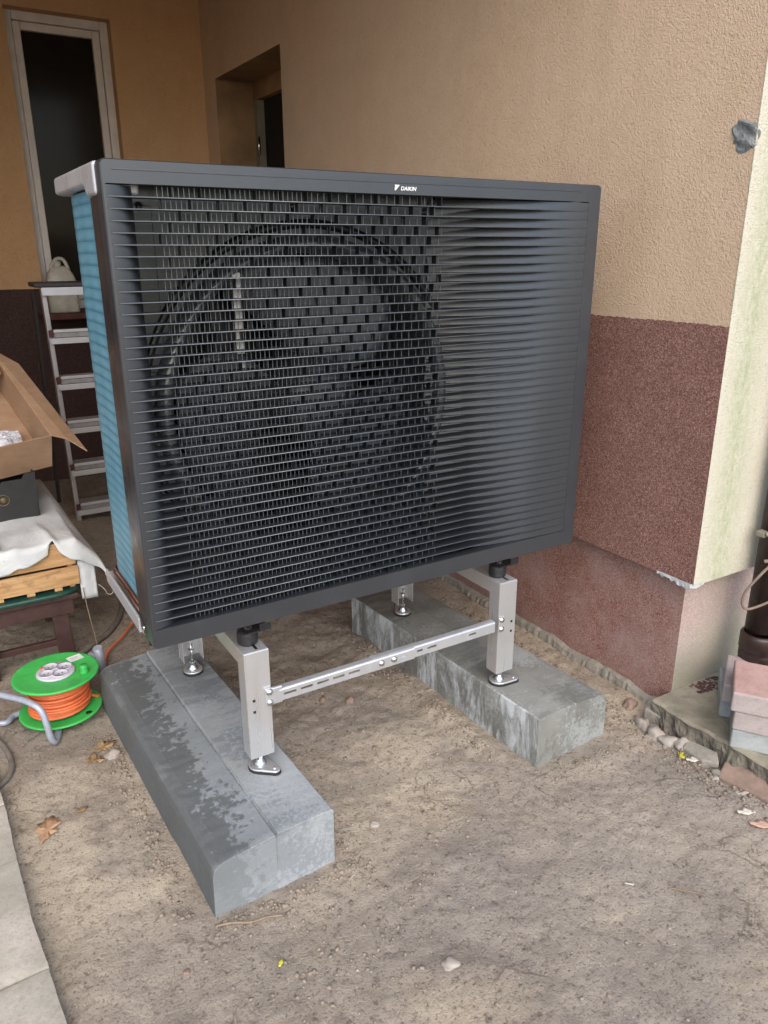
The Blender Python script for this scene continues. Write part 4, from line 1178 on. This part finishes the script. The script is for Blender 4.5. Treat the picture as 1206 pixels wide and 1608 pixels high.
MB().lathe([(.0005, .026), (.011, .026), (.012, .020), (.0125, .0)], (RC.x+.078, RC.y-.048, RT+.002), 18).build('winding_knob', 'reel_green', dt)
lb = MB().obox((RC.x+.052, RC.y+.040, RT+.0015), Vector((.044, .012, 0)), Vector((-.010, .034, 0)), Vector((0, 0, .0008))).build('label_sticker', 'white', dt)
ink = MB()
for i, (u, v_) in enumerate(((.25, .45), (.42, .40), (.60, .48))):
    o_ = Vector((RC.x+.052, RC.y+.040, RT+.0024))+Vector((.044, .012, 0))*u+Vector((-.010, .034, 0))*v_
    ink.obox(o_, Vector((.0045, .0012, 0)), Vector((-.0006, .002, 0)), Vector((0, 0, .0004)))
    ink.obox(o_+Vector((-.002, .005, 0)), Vector((.0015, .0004, 0)), Vector((-.0012, .004, 0)), Vector((0, 0, .0004)))
ink.build('printed_mark', 'black_part', lb)
MB().lathe([(.0005, .0002), (.010, .0), (.010, -.002)], (RC.x+.070, RC.y-.080, RB+.0028), 16).build('finger_hole', 'black_part', db)
tp = smooth_path([(-.60, 1.02, -.435), (-.42, .90, -.432), (-.27, .735, -.432), (-.225, .675, -.436), (-.205, .652, -.455), (-.197, .640, -.50), (-.192, .637, -.545), (-.182, .645, -.566), (-.168, .680, -.568), (-.15, .76, -.566)], 8)
fr = MB().tube(tp, .0095, 12)
fr.tube(smooth_path([(-.15, .76, -.566), (-.20, .86, -.566), (-.27, .86, -.566), (-.31, .83, -.564), (-.42, .93, -.563), (-.6, 1.1, -.563)], 8), .0095, 12)
fr.build('tube_frame', 'tube_grey', rl)
fr = MB().tube([(.034, .985, -.575), (.020, .965, -.455)], .0155, 16).tube([(-.02, .985, -.55), (-.005, .975, -.50), (.0, .97, -.48)], .014, 10)
fr.build('frame_stub', 'tube_grey', rl)
# tail of the orange cable
oc = [(RC.x+.085, RC.y+.01, RB+.018), (-.02, .80, -.543), (.010, .86, -.558), (.045, 1.02, -.566), (.078, 1.13, -.567), (.15, 1.22, -.567), (.23, 1.33, -.567), (.36, 1.42, -.567), (.60, 1.55, -.567), (1.2, 1.7, -.567)]
oc = [(p[0], p[1], max(p[2], ghf(p[0], p[1])+.004)) for p in oc]
tag(MB().tube(smooth_path(oc), .0048, 8).build('orange_cable', 'orange', at=(.2, 1.3, GZ)), 'orange cable running from the green reel behind the heat pump', 'cable')
# hoses
hs = [(-.06, 1.13, 0), (.0, 1.19, 0), (.05, 1.235, 0), (.10, 1.285, 0), (.145, 1.345, 0), (.19, 1.43, 0), (.225, 1.55, 0), (.25, 1.75, 0), (.24, 2.0, 0)]
hs = [(x, y, ghf(x, y)+.010) for x, y, _ in hs]
tag(MB().tube(smooth_path(hs), .012, 10).build('hose', 'hose', at=(.1, 1.3, GZ)), 'dusty grey hose curving over the soil behind the green reel', 'hose')
hs = [(-.50, .95, 0), (-.42, .86, 0), (-.36, .79, 0), (-.325, .72, 0), (-.308, .64, 0), (-.312, .57, 0), (-.34, .52, 0), (-.40, .49, 0), (-.5, .48, 0)]
hs = [(x, y, ghf(x, y)+.008) for x, y, _ in hs]
tag(MB().tube(smooth_path(hs), .0085, 10).build('hose', 'hose', at=(-.33, .6, GZ)), 'thin dark hose looping in from the left picture edge below the reel', 'hose')
# frayed string from the crate and thin string at the cloth tip
tag(MB().tube(smooth_path([(.027, 1.150, -.30), (.030, 1.146, -.36), (.036, 1.15, -.42), (.045, 1.155, -.50), (.050, 1.155, -.555), (.062, 1.15, -.566)]), .0022, 6).build('string', 'twig', at=(.03, 1.15, -.3)), 'frayed pale string hanging down beside the stool', 'string')
M['string'] = simple('pale_string', (.45, .42, .36), .9)
tag(MB().tube(smooth_path([(.083, 1.16, -.305), (.10, 1.15, -.325), (.108, 1.15, -.345), (.125, 1.15, -.345), (.14, 1.17, -.318)]), .0012, 6).build('string', 'string', at=(.1, 1.15, -.32)), 'thin curly white string hanging under the tip of the cloth', 'string')

# ------------------------------------------------------------------ sandstone step at the lower left
sp_ = thing('stone_step', 'pale sandstone step edge at the lower left picture corner', 'step', (-.6, -.1, GZ))
edge = [(-.352, .50), (-.348, .42), (-.344, .34), (-.342, .150), (-.335, -.062), (-.322, -.22), (-.314, -.34), (-.300, -.60), (-.29, -.9)]
def ex_(y):
    for (x0, y0), (x1, y1) in zip(edge, edge[1:]):
        if y <= y0 and y >= y1: return x0+(x1-x0)*(y0-y)/(y0-y1)
    return edge[-1][0] if y < edge[-1][1] else edge[0][0]
for i, (y0, y1, sk, dz) in enumerate(((.58, .39, .00, 0), (.386, .152, -.02, -.004), (.149, -.196, .0, .003), (-.199, -.55, -.03, -.002), (-.554, -.95, 0, 0))):
    mb = MB(); nY, nX = 22, 26; rows = []
    rr = random.Random(i)
    for a in range(nY+1):
        y = y0+(y1-y0)*a/nY
        xe = ex_(y)+.0015*float(fbm(y*22, i, 3, 12)*2)
        for b in range(nX+1):
            t = b/nX; x = xe-.55*t; yy = y+sk*t*(1 if a in (0, nY) else 1)
            edge_d = min(min(t*.55, .02), min(a, nY-a)*abs(y1-y0)/nY)
            zz = -.538+dz+.0016*float(fbm(x*14, y*14, 4, 21+i)*2)-.003*max(0, 1-edge_d/.008)**2
            rows.append((x, yy, zz))
    n1 = nX+1
    mb.add(rows, [(a*n1+b, a*n1+b+1, (a+1)*n1+b+1, (a+1)*n1+b) for a in range(nY) for b in range(nX)], 0, True)
    rim = [a*n1 for a in range(nY+1)]+[nY*n1+b for b in range(1, n1)]+[a*n1+nX for a in range(nY-1, -1, -1)]+[b for b in range(nX-1, 0, -1)]
    top_ = [rows[q] for q in rim]; bot_ = [(p[0]+(.004 if j <= nY else 0), p[1], GZ-.05) for j, p in enumerate(top_)]
    L_ = len(top_); mb.add(top_+bot_, [(j, (j+1) % L_, (j+1) % L_+L_, j+L_) for j in range(L_)])
    mb.build('slab', 'slab', sp_)

# ------------------------------------------------------------------ small stones, leaves, twigs
def stone(x, y, rx, ry, rz, mat, label, seed, rot=0, group='stones on the soil', name='stone'):
    z = ghf(x, y)
    o = rock_mesh(MB(), (x, y, z+rz*.12), rx, ry, rz, seed, rot, 3, .24).build(name, mat, at=(x, y, z))
    return tag(o, label, 'stone', group)
stone(1.425, -.215, .030, .020, .022, 'pebble', 'small pale stone at the upper end of the stone row by the ledge', 1, 1.0)
stone(1.415, -.270, .032, .030, .028, 'pebble', 'biggest round pinkish white stone in the row beside the ledge', 2)
stone(1.418, -.318, .034, .022, .020, 'pebble', 'flat light stone between the round white one and the last of the row', 3, -.8)
stone(1.435, -.357, .030, .026, .022, 'pebble', 'lowest pale stone of the row, next to dead leaves at the ledge', 4, -.3)
stone(1.470, -.120, .026, .022, .020, 'pebble_brown', 'brown stone lying between the right kerb end and the wall', 5)
stone(-.045, .500, .026, .019, .014, 'pebble', 'flat beige stone beside curled leaves by the left kerb stone', 6, .3)
stone(.396, -.601, .018, .017, .006, 'pebble', 'round whitish stone trodden into the soil in the foreground', 7)
stone(.476, -.151, .014, .011, .008, 'pebble', 'small yellowish stone in front between the two kerb stones', 8)
stone(-.079, -.323, .009, .007, .005, 'pebble_brown', 'tiny brown chip on the soil left of the left kerb end', 9)
stone(.702, .392, .016, .013, .013, 'pebble_brown', 'brown stone on dug soil under the cross bar', 10)
stone(.629, .450, .013, .011, .011, 'pebble_brown', 'small reddish stone on dug soil left of its bigger twin under the bar', 11)
stone(1.400, -.585, .020, .007, .006, 'pebble', 'thin white shard beside the broken stone slabs at the ledge foot', 12, -.6)
stone(1.396, -.500, .012, .009, .007, 'pebble', 'tiny white pebble in front of the ledge', 13)
def shard(x, y, pts, h, z, mat, label, tilt=(0, 0)):
    P_ = [(x+a, y+b) for a, b in pts]
    m_ = MB().prism(P_, 'z', 0, h)
    m_.v = [(a, b, c+z+(a-x)*tilt[0]+(b-y)*tilt[1]) for a, b, c in m_.v]
    return tag(m_.build('broken_stone', mat, at=(x, y, z), bevel=.004), label, 'stone', 'broken stone pieces at the ledge foot')
shard(1.425, -.56, [(-.028, .055), (.03, .075), (.05, -.02), (.03, -.12), (-.008, -.10)], .022, GZ-.004, 'pebble_brown', 'long brown layered stone leaning at the foot of the ledge', (.35, 0))
shard(1.435, -.42, [(-.02, .05), (.015, .06), (.03, -.03), (.0, -.06), (-.022, -.02)], .022, GZ-.002, 'rubble', 'grey broken concrete piece pressed against the ledge above the brown one', (.3, 0))
shard(1.412, -.515, [(-.012, .035), (.008, .03), (.012, -.04), (-.008, -.03)], .014, GZ-.002, 'rubble', 'narrow pale splinter of concrete between ledge and soil', (.1, 0))
shard(1.475, -.23, [(-.028, .035), (.02, .045), (.03, -.03), (-.01, -.05)], .05, GZ-.01, 'rubble', 'greenish broken concrete lump in the gap under the wall corner', (.2, .1))

def leaf(x, y, outline, size, rot, mat, label, curl=.3, name='leaf', cat='leaf', group='dead leaves on the soil'):
    z = ghf(x, y)+.004; n = len(outline); ca, sa = math.cos(rot), math.sin(rot); vs_ = []
    for s_ in (0., .5, 1.):
        for (a, b) in outline:
            u, v_ = a*size*s_, b*size*s_
            vs_.append((x+u*ca-v_*sa, y+u*sa+v_*ca, z+curl*size*(.35*(abs(b)*s_)**2+.18*math.sin(a*5+b*3)*s_+.10*math.sin(b*9)*s_)+.002))
    fs = [(n+i, n+(i+1) % n, 2*n+(i+1) % n, 2*n+i) for i in range(n)]+[(0, n+i, n+(i+1) % n) for i in range(n)]
    return tag(MB().add(vs_, fs, 0, True).build(name, mat, at=(x, y, z), solid=.0008), label, cat, group)
half = [(-1.0, .03), (-.72, .05), (-.60, .22), (-.46, .30), (-.40, .14), (-.30, .20), (-.16, .50), (-.02, .56), (.04, .24), (.16, .30), (.34, .60), (.48, .56), (.46, .26), (.62, .34), (.80, .36), (.84, .16), (1.0, .06)]
oak = half+[(a_-.04, -b_*.92) for a_, b_ in half[::-1]]
plain = [(math.cos(2*math.pi*i/16), .42*math.sin(2*math.pi*i/16)*(1+.15*math.sin(i*2.1))) for i in range(16)]
lf = leaf(-.261, .268, oak, .055, 1.15, 'dry_leaf', 'tan lobed oak leaf lying alone on the soil at the left', .35)
leaf(-.058, .555, oak, .045, .4, 'brown_leaf', 'crumpled brown leaf touching the left kerb stone', .9)
leaf(-.092, .500, oak, .036, 2.4, 'brown_leaf', 'smaller dark curled leaf lying just before the flat beige stone', .8)
leaf(1.322, -.690, plain, .032, -.7, 'pink_leaf', 'pinkish dead leaf at the right picture edge', .5)
leaf(1.330, -.640, plain, .026, -.4, 'pale_leaf', 'bleached pointed leaf just above the pinkish leaf', .7)
leaf(1.392, -.385, plain, .020, 1.0, 'yellow', 'small yellow brown leaf under the last stone of the row', .8)
leaf(1.402, -.420, plain, .024, -.4, 'pale_leaf', 'pale leaf scrap among twigs in front of the ledge', .8)
leaf(.095, -.411, plain, .010, .8, 'yellow', 'tiny bright yellow leaf scrap in the foreground', .5)
leaf(-.17, .30, plain, .018, .3, 'brown_leaf', 'small dark leaf scrap to the right of the oak leaf', .7)
def twig(pts, r_, mat, label):
    P_ = [(x, y, ghf(x, y)+r_+dz) for x, y, dz in pts]
    return tag(MB().tube(smooth_path(P_, 4), r_, 6).build('twig', mat, at=P_[0]), label, 'twig', 'twigs on the soil')
twig([(.010, -.250, .002), (.045, -.265, .004), (.08, -.280, .001), (.115, -.288, .004), (.15, -.300, .002)], .0028, 'twig', 'brown twig along the front end of the left kerb stone')
twig([(1.395, -.39, .008), (1.385, -.43, .006), (1.37, -.47, .004)], .0018, 'twig', 'dry twig between stones and leaves in front of the ledge')
twig([(1.41, -.37, .01), (1.37, -.395, .006), (1.365, -.42, .002)], .0015, 'twig', 'shorter bent twig crossing the dry one before the ledge')
twig([(.87, -.64, 0), (.885, -.655, .002)], .0020, 'string', 'tiny pale straw on the soil at the lower right')
twig([(.95, -.70, 0), (.99, -.745, .002), (1.0, -.76, 0)], .0016, 'twig', 'dark thin twig pressed in the soil at the lower right')

# crumbs of soil everywhere, thicker along the kerbs: uncountable
cl = MB()
ico_v = None
b = bmesh.new(); bmesh.ops.create_icosphere(b, subdivisions=1, radius=1)
iv = np.array([v.co[:] for v in b.verts]); iff = np.array([[v.index for v in f.verts] for f in b.faces]); b.free()
pts = []
def scatter(n, fx, fy, smin, smax):
    x = fx(n); y = fy(n); s_ = smin+(smax-smin)*rng.random(n)**3
    pts.append(np.stack([x, y, s_], 1))
scatter(1700, lambda n: rng.uniform(-.5, 1.5, n), lambda n: rng.uniform(-1.1, 1.6, n), .0008, .0050)
scatter(900, lambda n: rng.normal(.66, .15, n), lambda n: rng.normal(.25, .33, n), .0012, .006)
scatter(600, lambda n: .355+np.abs(rng.normal(0, .03, n)), lambda n: rng.uniform(-.25, .8, n), .0012, .006)
scatter(700, lambda n: .935-np.abs(rng.normal(0, .035, n)), lambda n: rng.uniform(-.1, .8, n), .0012, .007)
scatter(420, lambda n: rng.uniform(.0, .40, n), lambda n: -.243-np.abs(rng.normal(0, .03, n)), .001, .006)
scatter(260, lambda n: rng.uniform(.98, 1.30, n), lambda n: -.235-np.abs(rng.normal(0, .03, n)), .001, .006)
scatter(550, lambda n: 1.42-np.abs(rng.normal(0, .05, n)), lambda n: rng.uniform(-.75, -.0, n), .0015, .008)
scatter(600, lambda n: -.02-np.abs(rng.normal(0, .03, n)), lambda n: rng.uniform(-.2, .65, n), .001, .007)
scatter(500, lambda n: rng.normal(.30, .15, n), lambda n: rng.normal(-.45, .13, n), .001, .006)
scatter(400, lambda n: 1.45-np.abs(rng.normal(0, .05, n)), lambda n: rng.uniform(-.2, .9, n), .0015, .008)
pts = np.concatenate(pts)
inside = ((pts[:, 0] > .02) & (pts[:, 0] < .325) & (pts[:, 1] > -.21) & (pts[:, 1] < .79)) | ((pts[:, 0] > .97) & (pts[:, 0] < 1.25) & (pts[:, 1] > -.2) & (pts[:, 1] < .8))
pts = pts[~inside]
pz = gh(pts[:, 0], pts[:, 1])
n = len(pts); sc = np.stack([pts[:, 2]*rng.uniform(.7, 1.3, n), pts[:, 2]*rng.uniform(.7, 1.3, n), pts[:, 2]*rng.uniform(.5, .9, n)], 1)
an = rng.uniform(0, 6.28, n); ca, sa = np.cos(an), np.sin(an)
jit = 1+.8*(rng.random((n, len(iv)))-.5)
vx = iv[None]*sc[:, None]*jit[..., None]
vx = np.stack([vx[..., 0]*ca[:, None]-vx[..., 1]*sa[:, None], vx[..., 0]*sa[:, None]+vx[..., 1]*ca[:, None], vx[..., 2]], -1)
vx += np.stack([pts[:, 0], pts[:, 1], pz+pts[:, 2]*.25], 1)[:, None]
V = vx.reshape(-1, 3); F = (iff[None]+np.arange(n)[:, None, None]*len(iv)).reshape(-1, 3)
me = bpy.data.meshes.new('soil_crumbs')
me.vertices.add(len(V)); me.vertices.foreach_set('co', V.ravel())
me.loops.add(F.size); me.loops.foreach_set('vertex_index', F.ravel().astype(np.int32))
me.polygons.add(len(F)); me.polygons.foreach_set('loop_start', np.arange(0, F.size, 3, dtype=np.int32))
me.polygons.foreach_set('material_index', (np.repeat(((rng.random(n) < .03) & (pts[:, 2] < .004)).astype(np.int32), len(iff))))
me.update(calc_edges=True); me.materials.append(M['clod']); me.materials.append(M['pebble'])
o = bpy.data.objects.new('soil_crumbs', me); col.objects.link(o); o['kind'] = 'stuff'; o['label'] = 'loose crumbs of soil and grit scattered over the ground'
